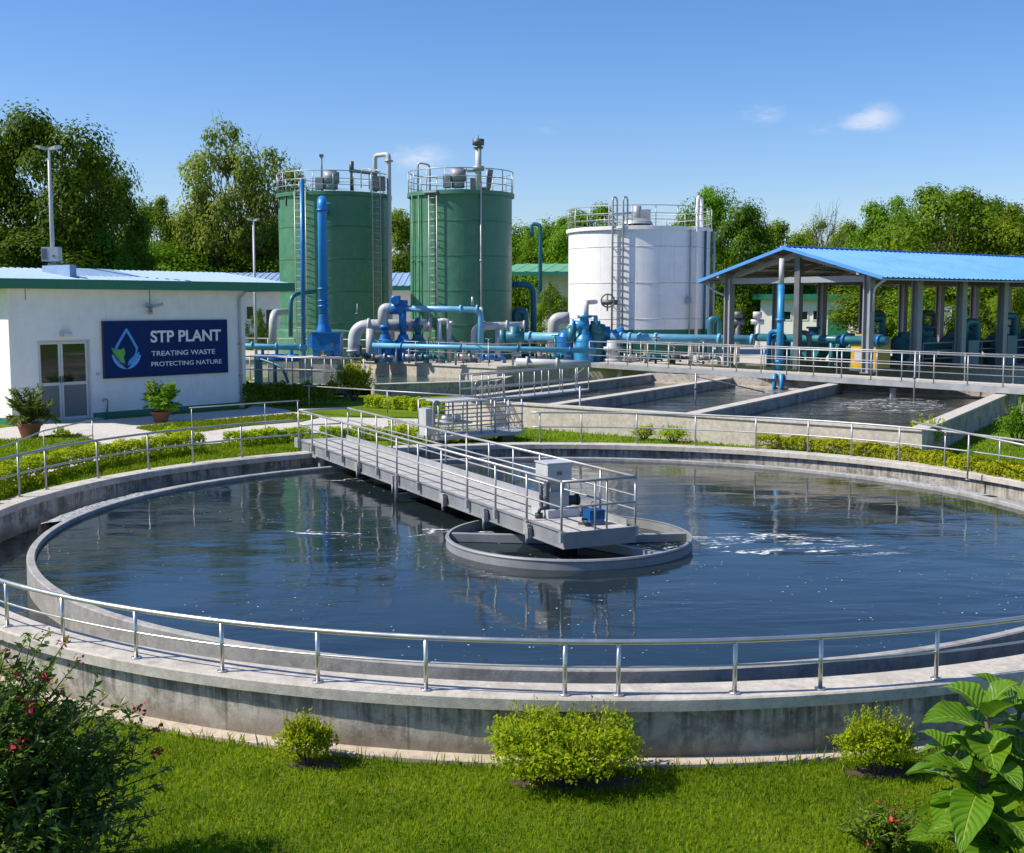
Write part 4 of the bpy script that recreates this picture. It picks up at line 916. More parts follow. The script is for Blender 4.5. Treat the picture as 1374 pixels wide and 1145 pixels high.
x = pd0.x; m = MB(); gt = Q(438, 445, YG).z; gw = W_(23, YG)
m.prism([(x-gw*.7, YG-.7), (x+gw*.9, YG-.7), (x+gw*.9, YG+.7), (x-gw*.7, YG+.7)], pz+.35, gt-.1)
m.add([(x-gw*.7, YG-.5, pz+.4), (x-gw*1.05, YG-.35, pz+.65), (x-gw*1.05, YG-.35, gt-.35), (x-gw*.7, YG-.5, gt-.12), (x-gw*.7, YG+.5, pz+.4), (x-gw*1.05, YG+.35, pz+.65), (x-gw*1.05, YG+.35, gt-.35), (x-gw*.7, YG+.5, gt-.12)], [(0, 3, 2, 1), (4, 5, 6, 7), (1, 2, 6, 5), (3, 7, 6, 2), (0, 1, 5, 4)])
m.build('housing', 'blue_paint', GX)
MB().prism([(x-gw*.75, YG-.78), (x+gw*.98, YG-.78), (x+gw*.98, YG+.78), (x-gw*.75, YG+.78)], gt-.095, gt-.01).build('cover_plate', 'blue_paint', GX)
for sx_ in (-.55, .25, .7): MB().bx(x+gw*sx_-.16, x+gw*sx_+.16, YG-.5, YG+.5, pz, pz+.35).build('foot', 'blue_paint', GX)
MB().cyl((x+gw*.45, YG-.74, gt-.75), (x+gw*.45, YG-.70, gt-.75), .13, 14).cyl((x-gw*.3, YG-.74, gt-.6), (x-gw*.3, YG-.70, gt-.6), .06, 10).build('port_cover', 'dark_steel', GX)
rx = Q(434, 400, YG).x; rt_ = Q(434, 268, YG).z; rr = W_(6.3, YG)
paint('riser_blue', (.012, .22, .58), .35, var=.12, dirt_amt=.2)
RP = thing('blue_riser_pipe', 'thick bright blue pipe rising from the gearbox to the top of the first green tank', 'pipe', (rx, YG, gt))
MB().tube(bend([(rx, YG, gt+.05), (rx, YG, rt_), (Q(434, 280, c1.y-R1).x, c1.y-R1+.3, rt_+.1)], .6, 7), rr, 18).build('pipe_run', 'riser_blue', RP)
MB().lathe([(rr*1.7, gt), (rr*1.55, gt+.15), (rr*1.25, gt+.4), (rr*1.1, gt+.8), (rr*1.05, gt+1.0)], (rx, YG, 0), 24).build('cone_base', 'blue_paint', RP)
m = MB()
for z in (gt+1.45, gt+1.75, rt_-.6, (gt+rt_)/2-1.3): flange(m, (rx, YG, z), (0, 0, 1), rr*1.25, .1)
m.build('flange', 'blue_paint', RP)
for i in range(7): 
    z = gt+2+i*1.05; MB().bx(rx+rr*.8, rx+rr*1.7, YG-.04, YG+.04, z, z+.06).build('step_iron', 'galv', RP)
q = Q(407, 460, 77); pipe('blue_pipe', 'thin straight blue pipe standing left of the ladder on the first green tank', 'pipe', [(q.x, 77, Z0), (Q(406, 300, 77).x, 77, Q(406, 240, 77).z)], W_(3.0, 77), 'blue_paint', [((q.x, 77, Z0+2.5), (0, 0, 1))])
pipe('teal_pipe', 'thin dark teal pipe bent over beside the first green tank', 'pipe', [Q(390, 452, 77), Q(390, 395, 77), Q(424, 391, 78.5)], .14, 'teal_paint', rad=.7)
pipe('grey_elbow_pipe', 'short grey elbow pipe left of the first green tank', 'pipe', [Q(366, 462, 76), Q(366, 420, 76), Q(384, 419, 79)], .24, 'grey_pipe', rad=.8)
# front grey manifold + blue pumps
YM = 73.0; up = Vector((0, 0, 1)); rt = Vector((1, 0, 0))
M1 = thing('grey_manifold', 'thick grey pipe manifold turning down beside the blue pumps', 'pipe', (Q(480, 470, YM).x, YM, Z0))
rg = W_(8.3, YM)
MB().tube(bend([(Q(475, 450, YM).x, YM, Z0), Q(475, 437, YM), Q(577, 437, YM)], 1.0, 8), rg, 18).build('main_pipe', 'grey_pipe', M1)
p_ = Q(496, 445, YM-.5); MB().tube([(p_.x, YM-.2, Z0), (p_.x, YM-.2, Q(496, 441, YM).z)], W_(6.0, YM), 16).build('branch_pipe', 'grey_pipe', M1)
for px in (477.5, 495, 577): 
    m = MB(); q = Q(px, 437, YM)
    if px == 477.5: flange(m, (Q(475, 437, YM).x, YM, Z0+.6), up, rg*1.25, .12)
    else: flange(m, q, rt, rg*1.22, .14)
    m.build('flange', 'grey_pipe', M1)
q = Q(480, 428, YM); MB().cyl(q, q+up*.9, .06, 8).cyl(q+up*.25, q+up*.35, .14, 10).build('gauge', 'dark_steel', M1)
pumps = []
def pump(px, Y, mat='blue_paint'):
    q = Q(px, 470, Y); x, s = q.x, 1.0; t = thing('blue_pump', 'x', 'pump', (x, Y, Z0))
    MB().lathe([(.0, Z0), (.62, Z0), (.62, Z0+.12), (.5, Z0+.14), (.55, Z0+.9), (.5, Z0+1.2), (.34, Z0+1.35), (.28, Z0+1.6), (.0, Z0+1.62)], (x, Y, 0), 20).build('casing', mat, t)
    MB().cyl((x, Y, Z0+1.6), (x, Y, Z0+2.0), .2, 14).cyl((x, Y, Z0+1.95), (x, Y, Z0+2.15), .33, 16).build('shaft_housing', mat, t)
    m = MB()
    for i in range(10):
        an = 2*PI*i/10; m.box((x+.56*math.cos(an), Y+.56*math.sin(an), Z0+.55), (.1, .05, .7), an)
    m.build('cooling_fins', mat, t); return t
for i, (px, lab) in enumerate(((517, 'leftmost blue vertical pump in front of the grey manifold'), (541, 'middle blue vertical pump under the grey manifold'), (561, 'dark blue vertical pump at the end of the grey manifold'))):
    t = pump(px, YM-1.0+i*.35, 'blue_paint' if i < 2 else 'teal_paint'); tag(t, lab, 'pump', 'vertical pumps at the grey manifold')
    q = Q(px-1, 437, YM); 
    MB().tube([(q.x, YM+(rg+.05)*math.cos(k*PI/8), q.z+(rg+.05)*math.sin(k*PI/8)) for k in range(16)], .14, 8, closed=True).build('pipe_collar', 'blue_paint' if i < 2 else 'teal_paint', t)
    MB().cyl((q.x, YM-.6, Z0+2.1), (q.x, YM-.3, q.z), .16, 10).build('riser', 'blue_paint' if i < 2 else 'teal_paint', t)
YU = 72.2
UP = thing('blue_overhead_pipe', 'bright blue overhead pipe from the valve wheel to the right across the second green tank', 'pipe', (Q(646, 455, YU).x, YU, Z0))
MB().tube(bend([Q(535, 414, YU), Q(645, 416, YU), (Q(645, 450, YU).x, YU, Z0)], .5, 6), W_(4.2, YU), 14).build('pipe_run', 'sky_pipe', UP)
MB().tube(bend([(Q(514, 440, YU).x, YU, Q(514, 440, YU).z), Q(514, 414, YU), Q(527, 414, YU)], .7, 6), W_(7, YU), 16).build('elbow', 'grey_pipe', UP)
m = MB(); q = Q(531, 414, YU); m.cyl(q-rt*.35, q+rt*.45, .36, 16).cyl(q, q+up*.75, .3, 14).cyl(q+up*.45-Vector((0, .4, 0)), q+up*.45+Vector((0, .4, 0)), .26, 14).cyl(q+rt*.4-up*1.4, q+rt*.4, .22, 12).cyl(q-rt*.3+up*.3, q+rt*.7+up*.3, .2, 12); m.build('valve', 'blue_paint', UP)
for px in (540, 618, 640): 
    m = MB(); q = Q(px, 415, YU); flange(m, q, rt, W_(4.2, YU)*1.4, .12); m.build('flange', 'sky_pipe', UP)
q = Q(634, 410, YU); MB().cyl(q, q+up*.5, .08, 8).build('air_valve', 'galv', UP)
# second grey manifold
M2 = thing('grey_manifold', 'lighter grey pipe manifold at the foot of the second green tank', 'pipe', (Q(636, 470, YM).x, YM, Z0)); r2 = W_(5.2, YM)
MB().tube(bend([(Q(637, 470, YM).x, YM-.4, Z0), Q(637, 438, YM-.4), Q(703, 437, YM-.4)], .6, 7), r2, 16).build('main_pipe', 'grey_pipe', M2)
p_ = Q(668, 440, YM-.4); MB().cyl((p_.x, YM-.4, Z0), p_, r2*.8, 14).build('branch_pipe', 'grey_pipe', M2)
for px, py in ((650, 438), (680, 437), (703, 437)):
    m = MB(); flange(m, Q(px, py, YM-.4), rt, r2*1.35, .12); m.build('flange', 'grey_pipe', M2)
m = MB(); q = Q(690, 445, YM-1); m.cyl(q-up*1.2, q+up*.3, .3, 12).cyl(q-up*.3-rt*.5, q-up*.3+rt*.6, .34, 14).cyl(q-rt*.7-up*.9, q-rt*.7+up*.1, .2, 10); m.build('valve', 'teal_paint', M2)
# small grey check-valve stand before tank two
VS = thing('valve_stand', 'slim grey valve stand before the ladder of the second green tank', 'valve', Q(593, 470, 71)); x = Q(590, 440, 71).x
m = MB().cyl((x, 71, Z0), (x, 71, Q(590, 428, 71).z), .12, 10).cyl((x, 71, Z0), (x, 71, Z0+1.3), .24, 12).tube(bend([(x, 71, Q(590, 430, 71).z), (x+.5, 71, Q(590, 430, 71).z), (x+.55, 71, Z0)], .25), .13, 10); m.build('body', 'grey_pipe', VS)
x = Q(605, 440, 71).x; m = MB().cyl((x, 71, Z0+.7), (x, 71, Z0+2.3), .05, 8).cyl((x-.1, 71, Z0+2.3), (x+.2, 71, Z0+2.3), .12, 10).cyl((x, 71, Z0+.9), (x, 71, Z0+1.3), .2, 12).tube(bend([(x, 71, Z0+.9), (x+.5, 71, Z0+1.1), (x+.9, 71, Z0+.9), (x+.9, 71, Z0)], .2), .07, 8).tube(bend([(x+.7, 70.6, Z0), (x+.8, 70.6, Z0+1.1), (x+1.5, 70.6, Z0+1.1), (x+1.5, 70.6, Z0)], .2), .06, 8); m.build('hose', 'galv', VS)
# long blue mains
YL = 74.5
LM = thing('blue_water_main', 'long thick pale blue pipe running low in front of the white tank to the shed', 'pipe', (Q(850, 490, YL-3).x, YL-3, Z0))
pA = Q(684, 452, YL); pB = Q(795, 453, YL-1); pC = Q(1012, 456.5, 69); rl_ = W_(6.2, 71)
MB().tube([pA, pB, pC], rl_, 16).build('pipe_run', 'sky_pipe', LM)
m = MB().tube(bend([Q(683, 452, YL), Q(672, 452, YL+.2), Q(668, 465, YL+.4)], .4), rl_*.9, 12); m.build('elbow', 'sky_pipe', LM)
dL = (pC-pB).normalized()
for px in (712, 836, 848, 862, 884, 968, 1010):
    f = (px-795)/(1012-795); p = pB.lerp(pC, f) if f > 0 else pA.lerp(pB, (px-684)/111); m = MB(); flange(m, p, dL, rl_*1.3, .16); m.build('flange', 'sky_pipe' if px % 3 else 'blue_paint', LM)
m = MB().tube(bend([Q(822, 458, 73.2), Q(828, 448, 73.2), Q(838, 445.5, 73.2)], .4), .34, 12); m.build('elbow', 'blue_paint', LM)
for px in (740, 870, 930, 990):
    f = (px-795)/217; p = pB.lerp(pC, f) if f > 0 else pA.lerp(pB, (px-684)/111); MB().bx(p.x-.12, p.x+.12, p.y-.3, p.y+.3, Z0, p.z-rl_*.6).build('saddle', 'conc_cream', LM)
pA = Q(500, 463.5, 68.6); pB = Q(660, 467.5, 67.5); pC = Q(800, 471, 67.8)
LP_ = thing('blue_water_main', 'slim pale blue pipe running along the platform rail before the green tanks', 'pipe', (pB.x, pB.y, Z0))
MB().tube([pA, pB, pC], W_(3.4, 68), 12).build('pipe_run', 'sky_pipe', LP_)
for f in (.1, .35, .6, .85):
    p = pA.lerp(pB, f*2) if f < .5 else pB.lerp(pC, f*2-1); MB().cyl((p.x, p.y, Z0), (p.x, p.y, p.z), .06, 8).build('saddle', 'grey_steel', LP_)
    m = MB(); flange(m, p+Vector((.3, 0, 0)), pB-pA, W_(3.4, 68)*1.4, .1); m.build('flange', 'blue_paint', LP_)
pA = Q(330, 463, 66); pB = Q(412, 467, 66); pipe('blue_water_main', 'slim pale blue pipe leaving the office corner towards the gearbox', 'pipe', [pA-rt*2, pB], .15, 'sky_pipe', [(pA.lerp(pB, f), rt) for f in (.1, .5, .9)])
pA = Q(702, 486.5, 65.8); pB = Q(792, 490, 66.2); pipe('white_pipe', 'pale pipe lying on the platform edge at the end of the walkway', 'pipe', [pA-rt*.4, pB], .24, 'grey_pipe', [(pA+rt*.2, rt), (pA.lerp(pB, .5), rt)])
# blue filter and pump cluster before the white tank
YF = 71.5
def FX(px, py): return Q(px, py, YF)
VPm = thing('blue_booster_pump', 'tall blue booster pump standing before the white tank', 'pump', (FX(785, 485).x, YF, Z0)); x = FX(784, 450).x
paint('pump_blue', (.02, .24, .50), .38, var=.2, dirt_amt=.3)
MB().lathe([(0, Z0), (.62, Z0), (.60, Z0+.5), (.62, FX(0, 465).z), (.5, FX(0, 455).z), (.36, FX(0, 449).z), (.26, FX(0, 440).z), (.26, FX(0, 425).z), (0, FX(0, 425).z)], (x, YF, 0), 22).build('casing', 'pump_blue', VPm)
m = MB().cyl((x, YF, FX(0, 427).z), (x, YF, FX(0, 423).z), .42, 16).bx(x-.2, x+.75, YF-.15, YF+.15, FX(0, 425.5).z, FX(0, 423.2).z).bx(x+.55, x+.78, YF-.14, YF+.14, FX(0, 436).z, FX(0, 425).z); m.build('top_bracket', 'pump_blue', VPm)
q = FX(779, 437); MB().cyl(q-rt*.45, q+rt*.5, .3, 14).cyl(q-rt*.5, q-rt*.4, .38, 14).build('side_port', 'pump_blue', VPm)
q = Vector((x+.65, YF, FX(0, 442).z)); MB().cyl(q-up*.2, q+up*.5, .3, 14).cyl(q+rt*.1-up*.25, q+rt*.2+up*.15, .28, 12).build('actuator', 'teal_paint', VPm)
MB().tube(bend([(x+.1, YF, FX(0, 424).z), (x+.1, YF, FX(0, 406).z), (FX(812, 406).x, YF+8, FX(0, 405).z)], .4, 6), .15, 12).build('outlet_pipe', 'grey_pipe', VPm)
q = FX(815, 406); MB().cyl(q-rt*.35, q+rt*.6, .16, 10).tube([(q.x+.1*math.cos(k)+.05, q.y-.2, q.z+.38*math.sin(k*PI/8)) if False else (q.x+.38*math.cos(k*PI/8), q.y-.25, q.z+.1+.38*math.sin(k*PI/8)) for k in range(16)], .05, 6, closed=True).cyl(q-up*.5, q+up*.5, .05, 8).build('hand_wheel', 'dark_steel', VPm)
FT = thing('blue_filter_vessel', 'rounded blue filter vessel left of the booster pump', 'filter', (FX(760, 485).x, YF+.4, Z0)); x = FX(760, 450).x
MB().lathe([(0, Z0), (.55, Z0), (.55, FX(0, 452).z), (.45, FX(0, 447).z), (.22, FX(0, 444).z), (0, FX(0, 443).z)], (x, YF+.4, 0), 22).build('vessel', 'blue_paint', FT)
MB().tube(bend([(x+.1, YF+.4, FX(0, 446).z), (x+.1, YF+.4, FX(0, 440.5).z), (FX(780, 440).x, YF+.1, FX(0, 440).z)], .3), .17, 10).build('top_pipe', 'green_trim', FT)
q = FX(767, 447); MB().cyl(q-up*.5, q+up*.3, .26, 12).build('side_valve', 'teal_paint', FT)
DP = thing('dark_blue_pump', 'dark blue bulky pump right of the booster pump', 'pump', (FX(806, 485).x, YF+.5, Z0)); x = FX(802, 450).x
MB().lathe([(0, Z0), (.5, Z0), (.5, Z0+1.0), (.62, Z0+1.2), (.62, Z0+1.9), (.45, Z0+2.2), (0, Z0+2.3)], (x, YF+.5, 0), 20).build('casing', 'teal_paint', DP)
MB().cyl((x-.6, YF+.4, Z0+1.7), (x+.75, YF+.4, Z0+1.7), .38, 16).cyl((x+.55, YF+.4, Z0+.2), (x+.55, YF+.4, Z0+1.6), .2, 10).build('volute', 'blue_paint', DP)
q = Vector((FX(822, 470).x, YF, Z0)); pipe('grey_riser', 'short mottled grey riser pipe between the dark blue pump and the blue main', 'pipe', [q, q+up*(FX(0, 457).z-Z0)], .42, 'grey_pipe', [(q+up*.8, up), (q+up*.1, up)])
# blue portal pipe right of tank two, curved pipe behind
pipe('blue_portal_pipe', 'dark blue pipe reaching right of the second green tank and turning down', 'pipe', [Q(680, 382, 80), Q(716, 382, 80), (Q(716, 440, 80).x, 80, Z0)], W_(4.4, 80), 'teal_paint', [(Q(690, 382, 80), rt)], rad=.7)
pipe('blue_portal_pipe', 'lower dark blue bent pipe right of the second green tank', 'pipe', [(Q(692, 450, 78).x, 78, Z0+1), Q(692, 418, 78), Q(704, 418, 78), (Q(705, 450, 78).x, 78, Z0)], .26, 'teal_paint', rad=.5)
pipe('curved_vent_pipe', 'tall dark teal gooseneck vent above the green roof', 'pipe', [(Q(725, 360, 104).x, 104, 0), Q(725, 302, 104), Q(713, 300, 104), Q(714, 318, 104)], .17, 'teal_paint', rad=.9)
pipe('grey_elbow_pipe', 'fat grey elbow pipe left of the white tank base', 'pipe', [(Q(743, 450, 82).x, 82, Z0), Q(743, 428, 82), Q(764, 427, 82)], .42, 'grey_pipe', rad=1.0)
pipe('blue_portal_pipe', 'blue bent pipe at the right foot of the white tank', 'pipe', [(Q(953, 460, 80).x, 80, Z0), Q(953, 428, 80), Q(964, 428, 80), (Q(965, 460, 80).x, 80, Z0)], .2, 'teal_paint', rad=.6)
for i, (px, Y, hh, mt, lab) in enumerate((
  (484, 70.5, 1.0, 'dark_steel', 'small hand wheel valve right of the blue gearbox'), (508, 70.2, 1.3, 'galv', 'slim hand wheel valve before the leftmost blue vertical pump'), (549, 70.3, 1.1, 'grey_steel', 'hand wheel valve before the middle blue vertical pump'),
  (574, 70.0, 1.5, 'teal_paint', 'teal hand wheel valve at the right end of the thick grey manifold'), (622, 70.4, 1.2, 'galv', 'hand wheel valve before the middle of the second green tank'), (656, 70.2, 1.4, 'blue_paint', 'blue hand wheel valve at the second grey manifold'),
  (726, 70.6, 1.1, 'dark_steel', 'hand wheel valve on the platform left of the blue filter vessel'), (745, 70.2, 1.6, 'teal_paint', 'tall teal hand wheel valve next to the blue filter vessel'), (846, 70.0, 1.2, 'galv', 'hand wheel valve right of the mottled grey riser'),
  (880, 69.5, 1.5, 'teal_paint', 'teal hand wheel valve before the middle of the white tank'), (905, 69.3, 1.0, 'dark_steel', 'low dark hand wheel valve before the right part of the white tank'), (944, 69.0, 1.3, 'grey_steel', 'hand wheel valve between the white tank and the left shed column'))):
    q = Q(px, 470, Y); t = thing('hand_wheel_valve', lab, 'valve', (q.x, Y, Z0), group='hand wheel valves on the pipe platform')
    MB().cyl((q.x, Y, Z0), (q.x, Y, Z0+hh), .07, 8).cyl((q.x-.35, Y, Z0+.35), (q.x+.35, Y, Z0+.35), .16, 12).cyl((q.x-.38, Y, Z0+.35), (q.x-.30, Y, Z0+.35), .24, 12).cyl((q.x+.30, Y, Z0+.35), (q.x+.38, Y, Z0+.35), .24, 12).tube(bend([(q.x+.35, Y, Z0+.35), (q.x+.9, Y, Z0+.35), (q.x+.9, Y, Z0)], .2), .1, 8).build('body', mt, t)
    MB().tube([(q.x+.2*math.cos(k*PI/6), Y+.2*math.sin(k*PI/6), Z0+hh) for k in range(12)], .03, 6, closed=True).beam((q.x-.19, Y, Z0+hh), (q.x+.19, Y, Z0+hh), .03, .03).build('hand_wheel', 'dark_steel' if i % 3 else 'rust', t)
# lower catwalk by the office corner
lc0 = P(318, 515, .55); lc1 = P(472, 521, .55); ld_ = (lc1-lc0).normalized(); Ll = (lc1-lc0).length
LC = thing('catwalk', 'low grey catwalk with rails between the office corner and the round shrub', 'catwalk', lc0, math.atan2(ld_.y, ld_.x))
MB().bx(0, Ll, 0, 1.1, -.06, .05).build('deck', 'conc_deck', LC); MB().bx(0, Ll, -.08, -.01, -.28, .06).build('edge_beam', 'dark_steel', LC)
for i in range(5): MB().bx(.3+i*Ll/4.6, .5+i*Ll/4.6, .2, .5, -.9, -.06).build('support_post', 'dark_steel', LC)
for yb in (.0, 1.05): railing(LC, [(0, yb, .05), (Ll, yb, .05)], [(Ll*i/6, yb, .05) for i in range(7)], 1.35, (.52,), rt=.035, rp=.03, mat='grey_steel' if yb else 'galv')
m = MB().tube(bend([(1.0, .5, .1), (1.0, .5, 1.3), (2.5, .5, .9), (2.9, .5, .1)], .3), .07, 8).bx(.8, 1.1, .4, .7, .05, 1.35).cyl((1.9, .7, .05), (1.9, .7, 1.1), .1, 8); m.build('pipe_frame', 'teal_paint', LC)
for i, px in enumerate((352, 371, 391)):
    q = Q(px, 462, 69); t = thing('blue_valve', ('small blue floor valve nearest the office corner behind the rail', 'middle small blue floor valve behind the left rail', 'small blue floor valve closest to the blue gearbox')[i], 'valve', (q.x, 69, Z0), group='small blue floor valves')
    MB().cyl((q.x-.4, 69, Z0+.35), (q.x+.4, 69, Z0+.35), .22, 12).cyl((q.x, 69, Z0+.3), (q.x, 69, Z0+1.0), .1, 10).build('body', 'blue_paint', t); MB().tube([(q.x+.24*math.cos(k*PI/6), 69+.24*math.sin(k*PI/6), Z0+1.0) for k in range(12)], .04, 6, closed=True).build('hand_wheel', 'dark_steel', t)
# ================================================================== open blue-roofed shed
C1 = P(977, 491, ZP+.03); C2 = P(1163, 501, ZP+.03); gx = (C2-C1); gx.z = 0; WG = gx.length; gx.normalize(); gy = Vector((-gx.y, gx.x, 0)); gy = gy if gy.y > 0 else -gy
sang = math.atan2(gx.y, gx.x); SZ = ZP+.03
SH = thing('open_shed', 'open sided steel shed with a bright blue ribbed gable roof over the machines', 'shed', (C1.x, C1.y, SZ), sang)
ez = Q(1185, 374, (C2+gx*1.5-gy*.9).y).z-SZ; ez2 = Q(936, 376, (C1-gx*1.4-gy*.9).y).z-SZ; ez = (ez+ez2)/2
gm = (C1+C2)/2-gy*.9; rz_ = Q(1050, 332, gm.y).z-SZ; LS = 32.0; ov = .95
def shl(p): d = Vector(p)-Vector((C1.x, C1.y, SZ)); return Vector((d.dot(gx), d.dot(gy), d.z))
hcol = ez+.15; oe = 1.45; xm_ = WG/2; slope = (rz_-ez)/(xm_+oe)
for i in range(9):
    y = i*3.95
    for s, x in enumerate((0, WG)):
        m = MB().bx(x-.18, x+.18, y-.04, y+.04, 0, hcol).bx(x-.21, x-.15, y-.2, y+.2, 0, hcol).bx(x+.15, x+.21, y-.2, y+.2, 0, hcol).bx(x-.26, x+.26, y-.26, y+.26, 0, .04); m.build('column', 'column_grey', SH)
    m = MB(); zb = hcol
    m.beam((-.6, y, ez+.6*slope-.12), (xm_, y, rz_-.34), .14, .26).beam((xm_, y, rz_-.34), (WG+.6, y, ez+.6*slope-.12), .14, .26)
    if i in (0, 2, 4, 6, 8): m.bx(-.1, WG+.1, y-.09, y+.09, hcol-.32, hcol-.02)
    m.build('roof_truss', 'column_grey' if i == 0 else 'purlin', SH)
m = MB().bx(xm_+.05, xm_+.38, -.16, .16, 0, rz_-.5); m.build('column', 'dark_steel', SH)
for s, x in ((-1, 0), (1, WG)): MB().bx(x-.08, x+.08, -ov, LS, hcol+.0, hcol+.22).build('eave_beam', 'column_grey', SH)
for i in range(5):
    for s in (-1, 1):
        f = (i+.5)/5.2; x = xm_+s*(xm_+oe)*(1-f)*.98; z = ez+(rz_-ez)*f-.07; MB().bx(x-.05, x+.05, -ov+.1, LS, z-.10, z).build('purlin', 'purlin', SH)
# roof sheets with thickness
for s in (-1, 1):
    xe = xm_+s*(xm_+oe)
    m = MB(); ribbed(m, (xe, -ov, ez), (xe, LS, ez), (xm_, -ov, rz_), (xm_, LS, rz_), 78, .05); m.build('roof_sheet', 'blue_roof', SH)
    m = MB(); m.add([(xe, -ov, ez-.04), (xe, LS, ez-.04), (xm_, LS, rz_-.04), (xm_, -ov, rz_-.04)], [(0, 1, 2, 3)]); m.build('roof_lining', 'purlin', SH)
    m = MB(); m.beam((xe, -ov-.02, ez-.02), (xm_, -ov-.02, rz_-.02), .05, .16); m.build('verge_trim', 'blue_roof', SH)
    m = MB().bx(xe-.03, xe+.03, -ov, LS, ez-.12, ez-.05); m.build('gutter', 'grey_steel', SH)
m = MB().beam((xm_, -ov-.05, rz_+.05), (xm_, LS, rz_+.05), .34, .05); m.build('ridge_cap', 'blue_roof', SH)
MB().tube(bend([(WG+oe-.1, -ov+.3, ez-.12), (WG+.9, -.3, hcol-.35), (WG+.26, 0, hcol-.7), (WG+.26, 0, hcol-1.8)], .3), .07, 8).build('downpipe', 'grey_pipe', SH)
MB().tube(bend([(-oe+.15, -ov+.4, ez-.1), (-.8, -.2, hcol-.75), (-.18, 0, hcol-.95)], .3), .06, 8).build('downpipe', 'grey_pipe', SH)
for i, x in enumerate((xm_-1.2, xm_+1.4)): MB().bx(x-.5, x+.5, 3.4, 4.2, hcol-.15, hcol+.0).cyl((x, 3.8, hcol), (x, 3.8, rz_-.6), .02, 6).build('hanging_lamp', 'dark_steel', SH)
# pipes in the gable mouth
q = P(1045, 515, .4); Yq = (C1+C2).y/2-1.2; q = Q(1046, 490, Yq)
bp_ = thing('blue_pipe', 'blue upright pipe with a grey top standing in the mouth of the shed', 'pipe', (q.x, Yq, ZP))
MB().cyl((q.x, Yq, ZP), (q.x, Yq, Q(1046, 382, Yq).z), W_(4.6, Yq), 14).build('lower_run', 'pump_blue', bp_); MB().cyl((q.x, Yq, Q(1046, 382, Yq).z), (q.x, Yq, Q(1046, 347, Yq).z), W_(3.5, Yq), 12).build('upper_run', 'grey_pipe', bp_)
m = MB()
for z in (ZP+.5, ZP+2.6): flange(m, (q.x, Yq, z), up, W_(4.6, Yq)*1.4, .12)
m.build('flange', 'pump_blue', bp_)
q2 = Q(1043, 545, 55.5); y2 = 55.6
dp_ = thing('blue_dip_pipe', 'blue twin dip pipe hanging from the walkway into the middle basin', 'pipe', (q.x, y2, .2))
tdip = min((i*.05 for i in range(400)), key=lambda s: abs((K0+kd*s).x/((K0+kd*s).y*math.cos(TH)-(ZP-CZ)*math.sin(TH))*F+W0/2-1045))
for dx in (-.18, .26): 
    w0 = K0+kd*(tdip+dx)-kn*.12; MB().cyl((w0.x, w0.y, .1), (w0.x, w0.y, ZP+.05), .1, 10).build('pipe_run', 'pump_blue', dp_)
w0 = K0+kd*tdip-kn*.14; MB().bx(w0.x-.5, w0.x+.7, w0.y-.2, w0.y-.02, ZP-.35, ZP-.2).build('bracket', 'dark_steel', dp_)
# machines under the roof, in shed coordinates
def sxy(x, y): return Vector((C1.x, C1.y, SZ))+gx*x+gy*y
def machine(x, y, rz, label, mat, cat='machine'):
    t = thing('pump_set', label, cat, sxy(x, y), sang+rz, group='pump sets under the blue roof')
    MB().bx(-1.5, 1.5, -.55, .55, 0, .3).build('skid', 'dark_steel', t)
    MB().cyl((-1.3, 0, .95), (.1, 0, .95), .52, 18).cyl((-1.36, 0, .95), (-1.3, 0, .95), .42, 18).build('motor', mat, t)
    m = MB().bx(-1.2, -.1, -.35, .35, .3, .6)
    for i in range(8): m.cyl((-1.2+i*.16, 0, .95), (-1.15+i*.16, 0, .95), .56, 18)
    m.build('motor_fins', mat, t)
    MB().cyl((.1, 0, .95), (.55, 0, .95), .2, 12).build('coupling', 'grey_steel', t)
    m = MB().cyl((.9, -.45, 1.0), (.9, .45, 1.0), .62, 20).cyl((.9, -.2, 1.4), (.9, -.2, 2.1), .26, 14).cyl((.9, -.2, 2.05), (.9, -.2, 2.15), .38, 14); m.build('volute', mat, t)
    MB().bx(-.9, -.45, -.25, .25, 1.4, 1.72).build('terminal_box', mat, t)
    return t
proto = machine(2.6, 3.0, 0, 'dark teal pump set just inside the gable, left of the central column', 'teal_paint')
spots = [(6.6, 2.6, 'dark teal pump set inside the gable beside the right front column'), (2.4, 8, 'second dark teal pump set along the far side of the shed'), (6.8, 7.2, 'dark teal pump set behind the yellow machine'), (7.0, 11.2, 'dark teal pump set between the second and third front columns'), (2.5, 13, 'third dark teal pump set along the far side of the shed'), (7.0, 15.4, 'dark teal pump set between the third and fourth front columns'), (7.0, 19.6, 'dark teal pump set behind the fourth front column'), (2.6, 18, 'dark teal pump set at the deep far side of the shed'), (4.7, 10.2, 'dark teal pump set on the centre line behind the gable column'), (4.7, 14.6, 'second dark teal pump set on the centre line of the shed'), (7.1, 23.5, 'dark teal pump set nearest the right edge of the photo')]
for x, y, lab in spots:
    c = copy_tree(proto, None, lab); c.location = sxy(x, y); c.rotation_euler = (0, 0, sang+(PI/2 if y > 5 else 0))
def tower(x, y, h, label, mat='teal_paint'):
    t = thing('blower_unit', label, 'machine', sxy(x, y), sang, group='upright units under the blue roof')
    MB().bx(-.6, .6, -.5, .5, .1, h*.6).build('casing', mat, t); MB().bx(-.65, .65, -.55, .55, 0, .1).build('skid', 'dark_steel', t)
    MB().tube(bend([(0, 0, h*.6), (0, 0, h), (0, 1.2, h), (0, 1.2, h*.3)], .3), .2, 12).build('duct', mat, t); MB().bx(-.62, -.4, -.52, -.505, h*.3, h*.45).build('panel', 'dark_grey', t)
    return t
